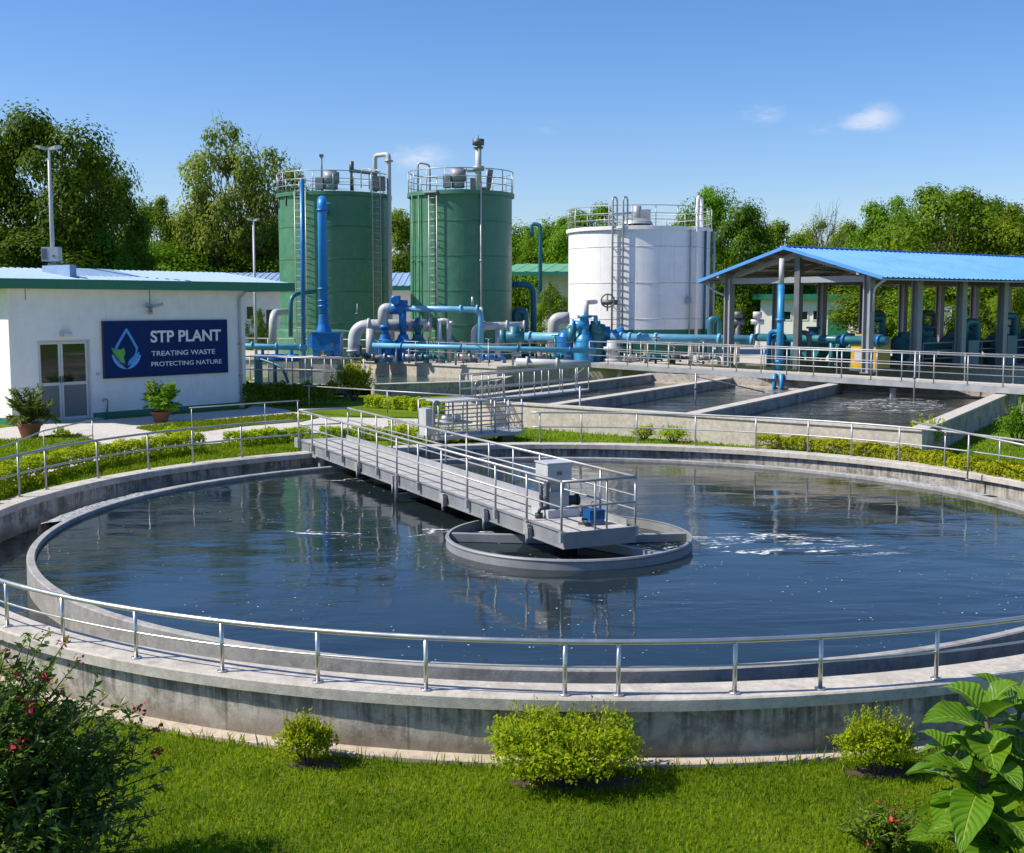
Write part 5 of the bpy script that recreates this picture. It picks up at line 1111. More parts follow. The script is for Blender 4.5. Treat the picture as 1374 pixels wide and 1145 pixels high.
tower(5.4, 5.0, 2.6, 'upright teal blower with a bent duct near the central column'); tower(8.4, 9.3, 2.4, 'upright teal blower left of the second front column'); tower(8.2, 13.4, 2.7, 'upright teal blower left of the third front column'); tower(8.1, 17.4, 2.5, 'upright teal blower left of the fourth front column'); tower(8.2, 21.6, 2.6, 'upright teal blower right of the fourth front column'); tower(1.4, 10.6, 2.8, 'upright teal blower on the far side near the long white office', 'dark_steel'); tower(1.5, 15.6, 2.8, 'upright dark blower on the far side deep in the shed', 'dark_steel'); tower(5.2, 22, 3.0, 'upright teal blower deepest in the shed')
YB = thing('yellow_cabinet', 'mustard yellow machine cabinet behind the right front column', 'cabinet', sxy(WG-1.2, 1.9), sang)
m = MB().bx(-.75, .75, -.6, .6, .15, 1.65).bx(-.6, .3, -.45, .45, 1.65, 1.85); m.build('casing', 'yellow_paint', YB); MB().bx(-.8, .8, -.65, .65, 0, .15).build('base', 'dark_steel', YB); MB().bx(-.5, .1, -.625, -.605, .5, 1.1).bx(.25, .6, -.625, -.605, .5, 1.4).build('panel', 'grey_pipe', YB); MB().cyl((-.2, 0, 1.85), (-.2, 0, 2.6), .06, 8).build('level_rod', 'yellow_paint', YB)
q = sxy(xm_+.2, .9); HP = thing('blue_header_pipe', 'dark blue header pipe crossing the shed behind the gable columns', 'pipe', q)
a_ = sxy(.8, 1.4)+up*1.55; b_ = sxy(WG+.2, 1.3)+up*1.55; MB().tube([a_, b_], .22, 14).build('pipe_run', 'teal_paint', HP)
m = MB()
for f in (.2, .45, .7, .95): flange(m, a_.lerp(b_, f), b_-a_, .32, .14)
m.build('flange', 'blue_paint', HP)
for f in (.3, .6, .85): p = a_.lerp(b_, f); MB().cyl((p.x, p.y, SZ), (p.x, p.y, p.z), .14, 10).build('support_leg', 'teal_paint', HP)
for (x, y, lab) in ((2.0, 1.0, 'blue bent hose pipe left of the shed gable column'), (4.2, .5, 'teal bent hose pipe next to the central gable column')):
    p = sxy(x, y); pipe('bent_pipe', lab, 'pipe', [p, p+up*1.9, p+up*1.9+gx*.9, p+gx*.9+up*.2], .13, 'blue_paint' if x < 3 else 'dark_steel', rad=.4)
GW = thing('handrail', 'pale inner handrail running along the shed floor between the front columns', 'handrail', sxy(WG-.6, 10))
pth = [sxy(WG-.4, 5.2), sxy(WG-.4, 27)]; railing(GW, pth, resample(pth, 2.7), 1.35, (.4, .7), rt=.035, rp=.03)
# back of the yard
def house(name, label, x0, x1, Y, ztop, roofz, dep, mats, over=.8, rot=0, windows=(), flatroof=True, doors=()):
    a = Q(x0, 440, Y); b = Q(x1, 440, Y); L = b.x-a.x; t = thing(name, label, 'building', (a.x, Y, 0), rot)
    MB().bx(0, L, 0, dep, 0, ztop).build('wall', mats[0], t)
    if flatroof: MB().bx(-over, L+over, -over, dep+over, ztop+.002, roofz).build('roof', mats[1], t)
    else:
        m = MB(); ribbed(m, (-over, -over, ztop), (L+over, -over, ztop), (-over, dep/2, roofz), (L+over, dep/2, roofz), int(L/.5), .05); ribbed(m, (L+over, dep+over, ztop), (-over, dep+over, ztop), (L+over, dep/2, roofz), (-over, dep/2, roofz), int(L/.5), .05)
        r = m.build('roof', mats[1], t); MB().bx(-over, L+over, -over-.05, -over, ztop-.35, ztop+.0).build('fascia', mats[2], r)
        MB().poly([(-.001, 0, ztop), (-.001, dep, ztop), (-.001, dep/2, roofz-.1)]).poly([(L+.001, 0, ztop), (L+.001, dep, ztop), (L+.001, dep/2, roofz-.1)]).build('gable', mats[0], t)
    for (wa, wb, za, zb) in windows:
        xa = Q(wa, 440, Y).x-a.x; xb = Q(wb, 440, Y).x-a.x; f = MB().bx(xa, xb, -.05, -.003, za, za+.1).bx(xa, xb, -.05, -.003, zb-.1, zb).bx(xa, xa+.1, -.05, -.003, za+.1, zb-.1).bx(xb-.1, xb, -.05, -.003, za+.1, zb-.1).build('window', 'white_wall', t)
        MB().bx(xa+.1, xb-.1, -.03, -.004, za+.1, zb-.1).build('pane', 'door_glass', f)
    for (wa, wb, zb) in doors:
        xa = Q(wa, 440, Y).x-a.x; xb = Q(wb, 440, Y).x-a.x; MB().bx(xa, xb, -.05, -.003, 0, zb).build('door', 'green_trim', t)
    return t, a
zq = lambda py, Y: Q(687, py, Y).z
house('white_workshop', 'long white workshop with a pale blue roof behind the two green tanks', 225, 566, 97, zq(384, 97), zq(364, 97), 11, ('white_wall', 'pale_roof', 'green_trim'), .9, 0, [(356, 372, zq(440, 97), zq(414, 97)), (505, 515, zq(418, 97), zq(400, 97)), (330, 342, zq(430, 97), zq(410, 97))], False)
house('green_roof_store', 'white store with a pale green roof between the second green tank and the white tank', 727, 790, 112, zq(366, 112), zq(352, 112), 9, ('white_wall', 'green_roof', 'green_trim'), 3.3, -.2, [(735, 742, zq(392, 112), zq(378, 112))], False)
house('long_white_office', 'far white building with a green roof edge seen through the shed gable', 1020, 1172, 122, zq(402, 122), zq(395, 122), 9, ('white_wall', 'green_trim', 'green_trim'), .7, -.35, [(1035, 1061, zq(430, 122), zq(417, 122)), (1066, 1083, zq(430, 122), zq(417, 122)), (1088, 1101, zq(430, 122), zq(416, 122)), (1140, 1160, zq(430, 122), zq(416, 122))], True, [(1108, 1132, zq(416, 122))])
# white tank-like low frames between the far office and the shed
wf = thing('pipe_stand', 'small white pipe frame on the lawn seen between the second and third shed columns', 'frame', (Q(1262, 430, 100).x, 100, 0)); q = Q(1262, 430, 100)
m = MB(); 
for dx in (-1.6, 0, .8): m.cyl((q.x+dx, 100, 0), (q.x+dx, 100, 4.2 if dx else 7), .09, 8)
m.tube([(q.x-2.4, 100, 4.2), (q.x+.9, 100, 4.25)], .11, 8); m.bx(q.x-.2, q.x+.7, 99.7, 100.3, 2.2, 3.9); m.build('pipework', 'white_wall', wf)
for i, (px, lab) in enumerate(((1016, 'small pale pump head on the lawn beside the left shed column'), (990, 'dark valve post on the lawn near the left shed column'))):
    q = Q(px, 440, 95); t = thing('lawn_hydrant', lab, 'hydrant', (q.x, 95, 0)); MB().cyl((q.x, 95, 0), (q.x, 95, 3.6), .3, 12, .18).build('standpipe', 'white_wall' if i == 0 else 'dark_steel', t); MB().cyl((q.x-.5, 95, 3.2), (q.x+.5, 95, 3.2), .22, 10).cyl((q.x, 95, 3.5), (q.x, 95, 4.0), .35, 12).build('head', 'grey_pipe' if i == 0 else 'dark_steel', t)
# ================================================================== trees
def branch_pts(a, b, k=6, wob=.03):
    a = np.array(a); b = np.array(b); L = np.linalg.norm(b-a); o = []
    for i in range(k+1):
        t = i/k; p = a*(1-t)+b*t; p = p + np.array([0, 0, L*.10*math.sin(PI*t)]) + (RNG.normal(size=3)*wob*L if 0 < i < k else 0); o.append(tuple(p))
    return o
def tree_proto(kind, mat, ncl, nleaf, lsize, cz, rz, rx, hollow=.55, clr=.105, bare=False, trunk_top=.62, airy=False):
    # unit tree: height 1, crown radius rx; returns (trunk mesh, crown mesh)
    tm = MB(); tm.tube([(0, 0, -.02), (.004, .002, .12), (-.006, .004, .28), (.006, -.004, trunk_top)], [.030, .022, .018, .009], 10)
    cs = []
    while len(cs) < ncl:
        d = rdir(1)[0]; r = RNG.uniform(hollow, 1.0)**.6; p = np.array([d[0]*rx*r, d[1]*rx*r, cz+d[2]*rz*r])
        lump = 1+(.05 if airy else .22)*math.sin(3*math.atan2(d[1], d[0])+kind)+.12*math.sin(5*d[2]+kind*2)
        p[:2] *= lump
        if p[2] < .05: continue
        cs.append(p)
    cs = np.array(cs)
    for p in cs[: (ncl if bare or airy else 26)]:
        z0 = min(max(.15, p[2]*.45), trunk_top); tm.tube(branch_pts((0, 0, z0), p, 5, .04), [.008, .006, .004, .003, .002, .001], 5, caps=False)
        if bare or airy:
            for q in range(7 if bare else 2):
                e = p+rdir(1)[0]*.09+np.array([0, 0, .035]); tm.tube(branch_pts(p*.7+np.array([0, 0, z0])*.3, e, 3, .08), [.0032, .0024, .0016, .0007], 4, caps=False)
    P_, N_ = [], []
    per = nleaf//ncl
    for p in cs:
        r = clr*RNG.uniform(.6, 1.4); d = rdir(per); d[:, 2] = np.abs(d[:, 2])*np.where(RNG.random(per) < .75, 1, -1)
        rr = (RNG.uniform(.12, 1.06, per)**.6)[:, None]; q = p+d*rr*r*np.array([1.15, 1.15, .8])
        q += RNG.normal(size=(per, 3))*r*.05
        P_.append(q); N_.append(d*1.0+np.array([0, 0, .5])+rdir(per)*.30)
    tmesh = tm.build('tmp', 'bark'); me_t = tmesh.data; me_t.transform(Matrix.Translation(tmesh.location)); bpy.data.objects.remove(tmesh)
    cm = None
    if nleaf:
        P_ = np.concatenate(P_); N_ = np.concatenate(N_); cm = leaf_mesh('crown', P_, N_, lsize*RNG.uniform(.6, 1.25, len(P_)), mat, .75, .1)
    return me_t, cm
PROT = {
 'dark0': tree_proto(0, 'leaf_dark', 78, 30000, .022, .54, .42, .42, clr=.125), 'dark1': tree_proto(1, 'leaf_dark', 68, 27000, .022, .54, .41, .40, clr=.13),
 'mid0': tree_proto(2, 'leaf_mid', 60, 24000, .023, .53, .42, .38, clr=.13), 'mid1': tree_proto(3, 'leaf_mid', 52, 22000, .024, .54, .41, .40, clr=.14), 'mid2': tree_proto(4, 'leaf_mid', 66, 24000, .023, .52, .43, .36, clr=.125),
 'olive': tree_proto(5, 'leaf_olive', 120, 19000, .021, .60, .37, .44, hollow=.3, clr=.088, airy=True, trunk_top=.6),
 'bare': tree_proto(6, 'leaf_olive', 13, 200, .016, .72, .26, .30, hollow=.4, clr=.07, bare=True, trunk_top=.75),
 'bush0': tree_proto(7, 'leaf_mid', 45, 8000, .045, .42, .5, .62, clr=.17), 'bush1': tree_proto(8, 'leaf_dark', 45, 8000, .045, .42, .5, .60, clr=.17)}
RXU = dict(dark0=.42*1.2, dark1=.40*1.2, mid0=.38*1.2, mid1=.40*1.2, mid2=.36*1.2, olive=.44*1.15, bare=.36, bush0=.72, bush1=.70)
def tree(kind, px, pyt, wpx, Y, label, name='tree', group='trees behind the plant'):
    top = Q(px, pyt, Y); w = wpx*(1.0 if kind in ('bare',) or kind[:4] == 'bush' else 1.28)/F*Y/2; t = thing(name, label, 'tree', (top.x, Y, 0), group=group)
    s = w/RXU[kind]; h = top.z; t.scale = (s, s, h*1.0); t.rotation_euler = (0, 0, random.uniform(0, 6.28))
    a, b = PROT[kind]; mesh_obj('trunk', a, t)
    if b: mesh_obj('crown', b, t)
    return t
for a in [
 ('dark1', -35, 168, 190, 100, 'big dark leafy tree cut by the left edge behind the office roof'),
 ('dark0', 58, 138, 180, 96, 'tallest dense dark tree behind the street lamp on the office roof'),
 ('dark1', 138, 205, 96, 104, 'dark dense tree just right of the tallest left tree'),
 ('mid0', 208, 262, 80, 122, 'lighter green tree in the dip between the dark left trees and the airy tree'),
 ('mid2', 246, 280, 70, 126, 'second lighter green tree at the left foot of the airy tree'),
 ('olive', 318, 166, 150, 122, 'tall airy olive green tree with visible limbs left of the green tanks'),
 ('mid1', 282, 312, 110, 124, 'low full tree beneath the airy olive tree'),
 ('dark1', 372, 288, 110, 124, 'dark low tree tucked against the left side of the first green tank'),
 ('olive', 392, 222, 80, 124, 'small airy tree showing above the rail of the first green tank'),
 ('mid0', 532, 278, 85, 128, 'leafy tree filling the gap between the two green tanks'),
 ('mid1', 562, 322, 80, 134, 'lower tree behind the left edge of the second green tank'),
 ('mid2', 704, 296, 85, 142, 'rounded tree just right of the second green tank'),
 ('mid0', 748, 290, 80, 138, 'tree rising behind the green roofed store'),
 ('mid1', 795, 262, 95, 132, 'tree showing above the left rail of the white tank'),
 ('mid2', 852, 292, 90, 140, 'tree mostly hidden behind the middle of the white tank'),
 ('mid0', 950, 247, 85, 130, 'tall tree at the right rail of the white tank'),
 ('dark1', 998, 262, 90, 126, 'dark tree between the white tank and the shed ridge'),
 ('mid1', 1048, 286, 90, 132, 'bushy tree behind the left slope of the blue shed roof'),
 ('bare', 1105, 274, 66, 124, 'thin bare branched tree above the blue shed roof'),
 ('olive', 1092, 294, 95, 146, 'pale hazy tree behind the thin bare tree'),
 ('mid2', 1146, 292, 80, 140, 'small tree right of the thin bare tree'),
 ('mid0', 1188, 262, 95, 132, 'medium tree left of the highest tree over the blue roof'),
 ('mid1', 1262, 232, 145, 118, 'highest broad tree over the blue shed roof'),
 ('dark0', 1330, 255, 120, 126, 'darker broad tree right of the highest tree over the shed roof'),
 ('mid0', 1382, 272, 110, 112, 'yellow green tree cut by the right edge above the shed roof'),
 ('dark0', 20, 300, 170, 92, 'low dark tree behind the left end of the office roof'), ('dark1', 120, 300, 120, 94, 'low dark tree behind the middle of the office roof'),
 ('mid2', 228, 322, 130, 118, 'low bright tree behind the right half of the office roof'), ('mid0', 330, 330, 120, 120, 'low tree behind the slim street lamp'),
 ('mid1', 962, 318, 90, 134, 'full tree between the white tank and the left shed eave'), ('mid2', 1030, 350, 110, 130, 'low tree behind the far white office, left end'),
 ('dark1', 1110, 352, 110, 132, 'low dark tree behind the far white office, middle'), ('mid0', 1196, 345, 120, 112, 'tree seen under the shed roof just right of the front corner column'),
 ('mid1', 1268, 350, 120, 108, 'tree seen under the shed roof between the second and third columns'), ('mid2', 1345, 340, 140, 104, 'bright tree seen under the shed roof at the right edge')]:
    tree(*a)
for a in [('bush0', 742, 384, 70, 101, 'yellowish bush beside the white store left of the white tank'), ('bush1', 545, 395, 60, 110, 'dark bush between the two green tanks'),
          ('bush0', 1225, 392, 90, 96, 'bush on the lawn seen under the shed roof, left'), ('bush1', 1300, 400, 80, 98, 'dark bush on the lawn seen under the shed roof, middle'), ('bush0', 1365, 385, 90, 94, 'leafy bush on the lawn at the right edge under the shed roof'),
          ('bush0', 950, 400, 60, 98, 'yellowish bush at the right foot of the white tank'), ('bush1', 345, 412, 40, 90, 'dark bush left of the first green tank near the white workshop')]:
    tree(*a, name='bush', group='bushes at the back of the yard')
for o in list(S.objects):
    if o.type == 'EMPTY' and o.name.startswith('bush'): o['category'] = 'bush'
# far woodland as one mass
n = 26000; px_ = RNG.uniform(-200, 1600, n); Yw = RNG.uniform(170, 200, n); x = (px_-687)/F*Yw
hh = 12.3+2.6*np.sin(x*.11)+1.6*np.sin(x*.31+1)+1.0*np.sin(x*.83); z = hh*RNG.random(n)**.55
me = leaf_mesh('woodland', np.stack([x, Yw, z], 1), rdir(n)*.7+np.array([0, -.5, .6]), RNG.uniform(.9, 1.8, n), 'leaf_dark', .8, .1); o = mesh_obj('woodland', me); o['kind'] = 'stuff'
# ================================================================== shrubs and hedges
def shrub(label, c, rx, ry, h, mat, n, ls, lobes=None, shoots=40, name='shrub', cat='shrub', group=None, low=.0):
    t = thing(name, label, cat, c, group=group); c0 = np.zeros(3)
    lobes = lobes or [(0, 0, 1.0)]
    P_, N_, U_ = [], [], []
    per = n//len(lobes)
    for (ox, oy, k) in lobes:
        d = rdir(per); d[:, 2] = np.where(d[:, 2] < -.35, -d[:, 2], d[:, 2])
        r = RNG.uniform(.12, 1, per)**.42; bump = 1+.16*np.sin(d[:, 0]*6+ox*5+d[:, 2]*3)+.13*np.sin(d[:, 1]*8+d[:, 2]*6+ox)+.08*np.sin(d[:, 0]*15+d[:, 2]*11)
        rr = (r*bump)[:, None]; sc = np.array([rx*k/(1.0 if len(lobes) == 1 else 1.6), ry*k, h*.52*k])
        p = np.array([ox*rx, oy*ry, h*.50*k+low])+d*rr*sc; p[:, 2] = np.maximum(p[:, 2], .03)
        P_.append(p); N_.append(d*.6+np.array([0, 0, .5])+rdir(per)*.8); U_.append(d*.8+np.array([0, 0, .7])+rdir(per)*.6)
    st = MB()
    for i in range(shoots):
        ox, oy, k = lobes[i % len(lobes)]; d = rdir(1)[0]; d[2] = abs(d[2])*.8+.35; d /= np.linalg.norm(d); sc = np.array([rx*k/(1.0 if len(lobes) == 1 else 1.6), ry*k, h*.52*k])
        b = np.array([ox*rx, oy*ry, h*.5*k+low])+d*sc*.85; L = h*RNG.uniform(.10, .34); e = b+(d*.4+np.array([0, 0, .8]))*L
        m = 11; tt = np.linspace(0, 1, m)[:, None]; q = b+(e-b)*tt+RNG.normal(size=(m, 3))*ls*.28
        P_.append(q); dd = rdir(m); dd[:, 2] = .4; N_.append(dd); U_.append(dd*.5+np.array([0, 0, 1.0]))
        st.tube([tuple(b*.55+np.array([0, 0, .02])), tuple(b), tuple(e)], [ls*.12, ls*.07, ls*.04], 4, caps=False)
    for i in range(9):
        a = i*.7; st.tube([(0+.06*rx*math.cos(a), .06*ry*math.sin(a), -.02), (rx*.4*math.cos(a), ry*.4*math.sin(a), h*.35), (rx*.6*math.cos(a*1.3), ry*.6*math.sin(a*1.3), h*.7)], [ls*.3, ls*.22, ls*.12], 6, caps=False)
    P_ = np.concatenate(P_); N_ = np.concatenate(N_); U_ = np.concatenate(U_)
    o = st.build('stem', 'twig'); o.data.transform(Matrix.Translation(o.location)); o.location = (0, 0, 0); o.parent = t
    mesh_obj('foliage', leaf_mesh('foliage', P_, N_, ls*RNG.uniform(.6, 1.25, len(P_)), mat, .5, .08, updir=U_), t); return t
def px_shrub(label, pxc, pyb, wpx, hpx, zb, mat, n, ls, lobes=None, shoots=40, **k):
    c = P(pxc, pyb, zb); s = c.y/F; return shrub(label, c, wpx/2*s, wpx/2*s*.75, hpx*s, mat, n, ls, lobes, shoots, **k)
px_shrub('small round green shrub at the foot of the tank wall, left front', 413, 1026, 80, 62, FZ, 'leaf_shrub', 3000, .050, shoots=44)
px_shrub('wide bright green double shrub at the foot of the tank wall, front centre', 757, 1052, 205, 92, FZ, 'leaf_shrub', 13500, .052, [(-.45, .1, .98), (-.1, -.1, .93), (.45, .05, .95)], 130)
px_shrub('round yellow green shrub at the foot of the tank wall beside the big leaved plant', 1176, 1038, 108, 74, FZ, 'leaf_shrub', 6000, .044, shoots=80)
px_shrub('large round green shrub beyond the footbridge before the settling pool', 475, 538, 52, 47, 0, 'leaf_shrub', 3200, .13, shoots=30)
px_shrub('low yellow shrub on the lawn just behind the far tank rim', 864, 591, 34, 19, 0, 'leaf_hedge', 900, .075, shoots=10)
px_shrub('low bright green shrub on the lawn right of the low yellow one', 903, 594, 46, 20, 0, 'leaf_shrub', 1100, .075, shoots=12)
px_shrub('loose yellow shrub at the right front corner of the concrete basins', 1242, 608, 58, 42, 0, 'leaf_hedge', 1100, .10, shoots=26)
px_shrub('dark round shrub on the right lawn at the photo edge', 1366, 598, 58, 48, 0, 'leaf_mid', 1800, .10, shoots=10)
px_shrub('small plant with yellow tips in the lawn beside the potted plant', 84, 590, 26, 14, .05, 'leaf_hedge', 350, .08, shoots=8)
px_shrub('small loose plant on the lawn strip below the second potted plant', 235, 590, 52, 16, .05, 'leaf_shrub', 600, .09, shoots=16)
px_shrub('tiny spiky plant on the path edge in front of the left lawn', 57, 622, 28, 13, .02, 'leaf_dark', 250, .07, shoots=12)
px_shrub('tiny yellow plant beside the path behind the footbridge rail', 355, 592, 22, 15, .02, 'leaf_hedge', 220, .08, shoots=10)
px_shrub('small dark spiky plant at the left edge behind the curved handrail', 10, 648, 40, 20, .02, 'leaf_dark', 300, .07, shoots=14)
def hedge(label, pix, w, h, mat, dens, ls, z=0.0):
    path = [P(x, y, z) for x, y in pix]; L = sum((b-a).length for a, b in zip(path, path[1:])); n = int(dens*L)
    t = thing('hedge', label, 'hedge', path[len(path)//2]); c = np.array(path[len(path)//2])
    cum = [0]
    for a, b in zip(path, path[1:]): cum.append(cum[-1]+(b-a).length)
    u = RNG.random(n)*L; pos = np.empty((n, 3)); nr = np.empty((n, 3)); A = np.array([list(p) for p in path])
    i = np.clip(np.searchsorted(cum, u)-1, 0, len(path)-2); cumA = np.array(cum); f = (u-cumA[i])/(cumA[i+1]-cumA[i])
    base = A[i]*(1-f)[:, None]+A[i+1]*f[:, None]; d = A[i+1]-A[i]; d /= np.linalg.norm(d, axis=1)[:, None]; s = np.stack([-d[:, 1], d[:, 0], 0*d[:, 0]], 1)
    th = RNG.uniform(-.25, PI+.25, n); sh = 1+.16*np.sin(u*5.1)+.10*np.sin(u*11.3+1)+.07*np.sin(u*23); rr = RNG.uniform(.5, 1.04, n)**.5
    cx = np.sign(np.cos(th))*np.abs(np.cos(th))**.6*w/2*rr*sh; zz_ = np.maximum(np.sign(np.sin(th))*np.abs(np.sin(th))**.6*h*.55*rr*sh+h*.45, .03)
    pos = base+s*cx[:, None]; pos[:, 2] = z+zz_
    nr = s*np.cos(th)[:, None]*.8+np.stack([0*th, 0*th, np.sin(th)*.8+.3], 1)+rdir(n)*.7
    mesh_obj('foliage', leaf_mesh('foliage', pos-c, nr, ls*RNG.uniform(.6, 1.3, n), mat, .6, .08), t)
    m = MB(); q = 0.3
    pts = resample(path, .45)
    for p in pts: m.tube([(p.x-c[0], p.y-c[1], p.z-c[2]-.02), (p.x-c[0]+random.uniform(-.1, .1), p.y-c[1]+random.uniform(-.1, .1), p.z-c[2]+h*.7)], [.02, .008], 5, caps=False)
    o = m.build('stem', 'twig'); o.data.transform(Matrix.Translation(o.location)); o.location = (0, 0, 0); o.parent = t
hedge('clipped yellow hedge along the far left rim of the tank', [(-60, 690), (0, 663), (60, 643), (130, 628), (200, 616), (264, 607)], .85, .62, 'leaf_hedge', 2000, .08)
hedge('short clipped yellow hedge between the path and the foot of the footbridge', [(308, 602), (350, 597), (412, 593)], .7, .5, 'leaf_hedge', 1800, .08)
hedge('low clipped hedge behind the footbridge railing', [(430, 592), (500, 590), (585, 592)], .7, .45, 'leaf_hedge', 1600, .08)
hedge('long clipped yellow hedge along the far right rim of the tank', [(1018, 601), (1070, 604), (1130, 611), (1190, 619), (1250, 627), (1310, 637), (1400, 654)], .7, .46, 'leaf_hedge', 1900, .075)
hedge('dark green hedge row under the low grey catwalk', [(328, 545), (400, 545), (450, 545)], 1.3, 1.0, 'leaf_mid', 1100, .14)
hedge('bright green hedge row right of the round shrub', [(500, 548), (560, 552), (610, 556), (640, 558)], 1.0, .55, 'leaf_shrub', 1300, .11)
# ================================================================== potted palms
def pot_plant(label, c, pr, ph, n, fl, mat):
    t = thing('potted_palm', label, 'potted plant', c, group='potted palms by the office wall')
    MB().lathe([(0, 0), (pr*.68, 0), (pr*.95, ph*.8), (pr*1.08, ph*.8), (pr*1.08, ph), (pr*.9, ph), (pr*.85, ph*.88), (0, ph*.86)], c, 24).build('pot', 'terracotta', t)
    P_, N_, U_, S_ = [], [], [], []; st = MB()
    for i in range(n):
        a = 2*PI*i/n*2.4+random.uniform(-.2, .2); up0 = random.uniform(.5, 1.3); L = fl*random.uniform(.75, 1.1)
        pts = []
        for k in range(13):
            s = k/12; rad = L*(s*(1.05-up0*.55)); zz_ = ph+L*(up0*.95*s*1.15 - (.75)*s*s*(1-.45*up0))
            pts.append(np.array([rad*math.cos(a), rad*math.sin(a), zz_]))
        st.tube([tuple(p+np.array(c)) for p in pts], [.012]*6+[.006]*7, 5, caps=False)
        for k in range(2, 13):
            d = pts[min(k+1, 12)]-pts[k-1]; d /= np.linalg.norm(d); s = np.cross(d, (0, 0, 1)); s /= np.linalg.norm(s)+1e-6
            for sg_ in (-1, 1):
                ll = L*.42*math.sin(PI*(.15+.8*k/12)); u = s*sg_*.75+d*.8+np.array([0, 0, -.05]); u /= np.linalg.norm(u)
                P_.append(pts[k]+u*ll*.5); N_.append(np.array([0, 0, .5])+d*.2+rdir(1)[0]*.7); U_.append(u); S_.append(ll)
    mesh_obj('fronds', leaf_mesh('fronds', np.array(P_), np.array(N_), np.array(S_), mat, .2, .03, updir=np.array(U_)), t)
    st.build('stalks', 'leaf_palm', t)
q = P(40, 587, .07); pot_plant('potted palm with yellow green fronds at the left corner of the office', q, .40, .50, 34, 1.25, 'leaf_palm')
q = P(216, 566, .05); pot_plant('potted palm with dark green fronds under the blue sign', q, .36, .40, 36, 1.25, 'leaf_mid')
# ================================================================== flowering shrub at the left front
def flowering(label, c, stems, ls, flowers, nside=5, name='flowering_shrub', mat='leaf_flowering'):
    t = thing(name, label, 'flowering shrub', c); P_, N_, U_, S_ = [], [], [], []; st = MB(); FP, FN = [], []
    for (tip, nl, fl_) in stems:
        tip = np.array(tip)-np.array(c); b = np.array([random.uniform(-.05, .05), random.uniform(-.05, .05), 0]); mid = b*.5+tip*.5+np.array([-tip[0]*.12, -tip[1]*.1, abs(tip[2])*.16]); k = 10
        pts = [b*(1-s)**2+mid*2*s*(1-s)+tip*s*s for s in np.linspace(0, 1, k)]
        st.tube([tuple(p) for p in pts], list(np.linspace(.020, .004, k)), 5, caps=False)
        for q in range(nside):       # side twigs
            s = random.uniform(.35, .95); i = int(s*(k-1)); o = pts[i]; dd = rdir(1)[0]*ls*2.4+np.array([0, 0, ls*1.5]); e = o+dd; st.tube([tuple(o), tuple(o+dd*.6+np.array([0, 0, .02])), tuple(e)], [.007, .005, .003], 4, caps=False)
            for w in range(nl):
                f = random.uniform(.15, 1.05); p = o+dd*f; u = rdir(1)[0]; u = u+dd/np.linalg.norm(dd)*.7; u[2] -= .15; u /= np.linalg.norm(u); l = ls*random.uniform(.6, 1.25); P_.append(p+u*l*.5); U_.append(u); N_.append(np.array([0, 0, .8])+rdir(1)[0]*.7); S_.append(l)
        for w in range(nl*3):
            s = random.uniform(.3, 1.0)**.7; i = min(int(s*(k-1)), k-2); f = s*(k-1)-i; p = pts[i]*(1-f)+pts[i+1]*f; d = pts[i+1]-pts[i]; d /= np.linalg.norm(d)
            u = rdir(1)[0]*.9+d*.7; u /= np.linalg.norm(u); l = ls*random.uniform(.6, 1.3); P_.append(p+u*l*.5); U_.append(u); N_.append(np.array([0, 0, .8])+rdir(1)[0]*.7); S_.append(l)
        if fl_ and random.random() < flowers:
            for w in range(random.randint(8, 15)): FP.append(tip+RNG.normal(size=3)*.035+np.array([0, 0, .015])); FN.append(rdir(1)[0]+np.array([0, 0, .4]))
    o = st.build('stem', 'twig'); o.data.transform(Matrix.Translation(o.location)); o.location = (0, 0, 0); o.parent = t
    mesh_obj('foliage', leaf_mesh('foliage', np.array(P_), np.array(N_), np.array(S_), mat, .38, .05, updir=np.array(U_)), t)
    if FP: 
        k = len(FP)//3; 
        mesh_obj('blossoms', leaf_mesh('blossoms', np.array(FP[k:]), np.array(FN[k:]), RNG.uniform(.035, .06, len(FP)-k), 'petal_red', .8, .15), t); mesh_obj('blossoms', leaf_mesh('blossoms', np.array(FP[:k]), np.array(FN[:k]), RNG.uniform(.03, .05, k), 'petal_orange', .6, .15), t)
    return t
cb_ = Vector((-4.95, 10.6, FZ)); stems = []
tips = [(8, 870, 10.6), (35, 852, 10.7), (62, 848, 10.9), (85, 862, 10.9), (105, 885, 11), (20, 900, 10.4), (60, 905, 10.6), (120, 930, 10.9), (90, 955, 10.8), (40, 950, 10.2), (145, 930, 11.2), (172, 938, 11.2), (188, 948, 11.3), (160, 975, 11), (215, 975, 11.3), (234, 1026, 11.1), (208, 1005, 11.1), (180, 1030, 10.9), (140, 1010, 10.7), (110, 1000, 10.6), (70, 1000, 10.3), (195, 1070, 10.7), (165, 1085, 10.5), (150, 1110, 10.3), (120, 1060, 10.4), (80, 1050, 10.2), (30, 1000, 10.0), (10, 940, 10), (-20, 880, 10.3), (-40, 930, 10), (-10, 1010, 9.9), (40, 1080, 9.9), (90, 1110, 10), (130, 1130, 10.1), (0, 1080, 9.7), (50, 1130, 9.6), (100, 1150, 9.7), (20, 1140, 9.5), (-30, 1080, 9.6), (150, 1050, 10.6)]
for (x, y, Y) in tips:
    stems.append((Q(x, y+3, Y), 13, y < 1035))
    for k in range(3): stems.append((Q(x+random.uniform(-40, 12), y+random.uniform(18, 75), Y+random.uniform(-.4, .3)), 12, 0))
flowering('large dark flowering shrub with red blossoms in the left front corner', cb_, stems, .10, .7)
cf = P(1188, 1150, FZ); stems = [(cf+Vector((random.gauss(0, .22), random.gauss(0, .14), random.uniform(.16, .40))), 9, i % 2) for i in range(60)]
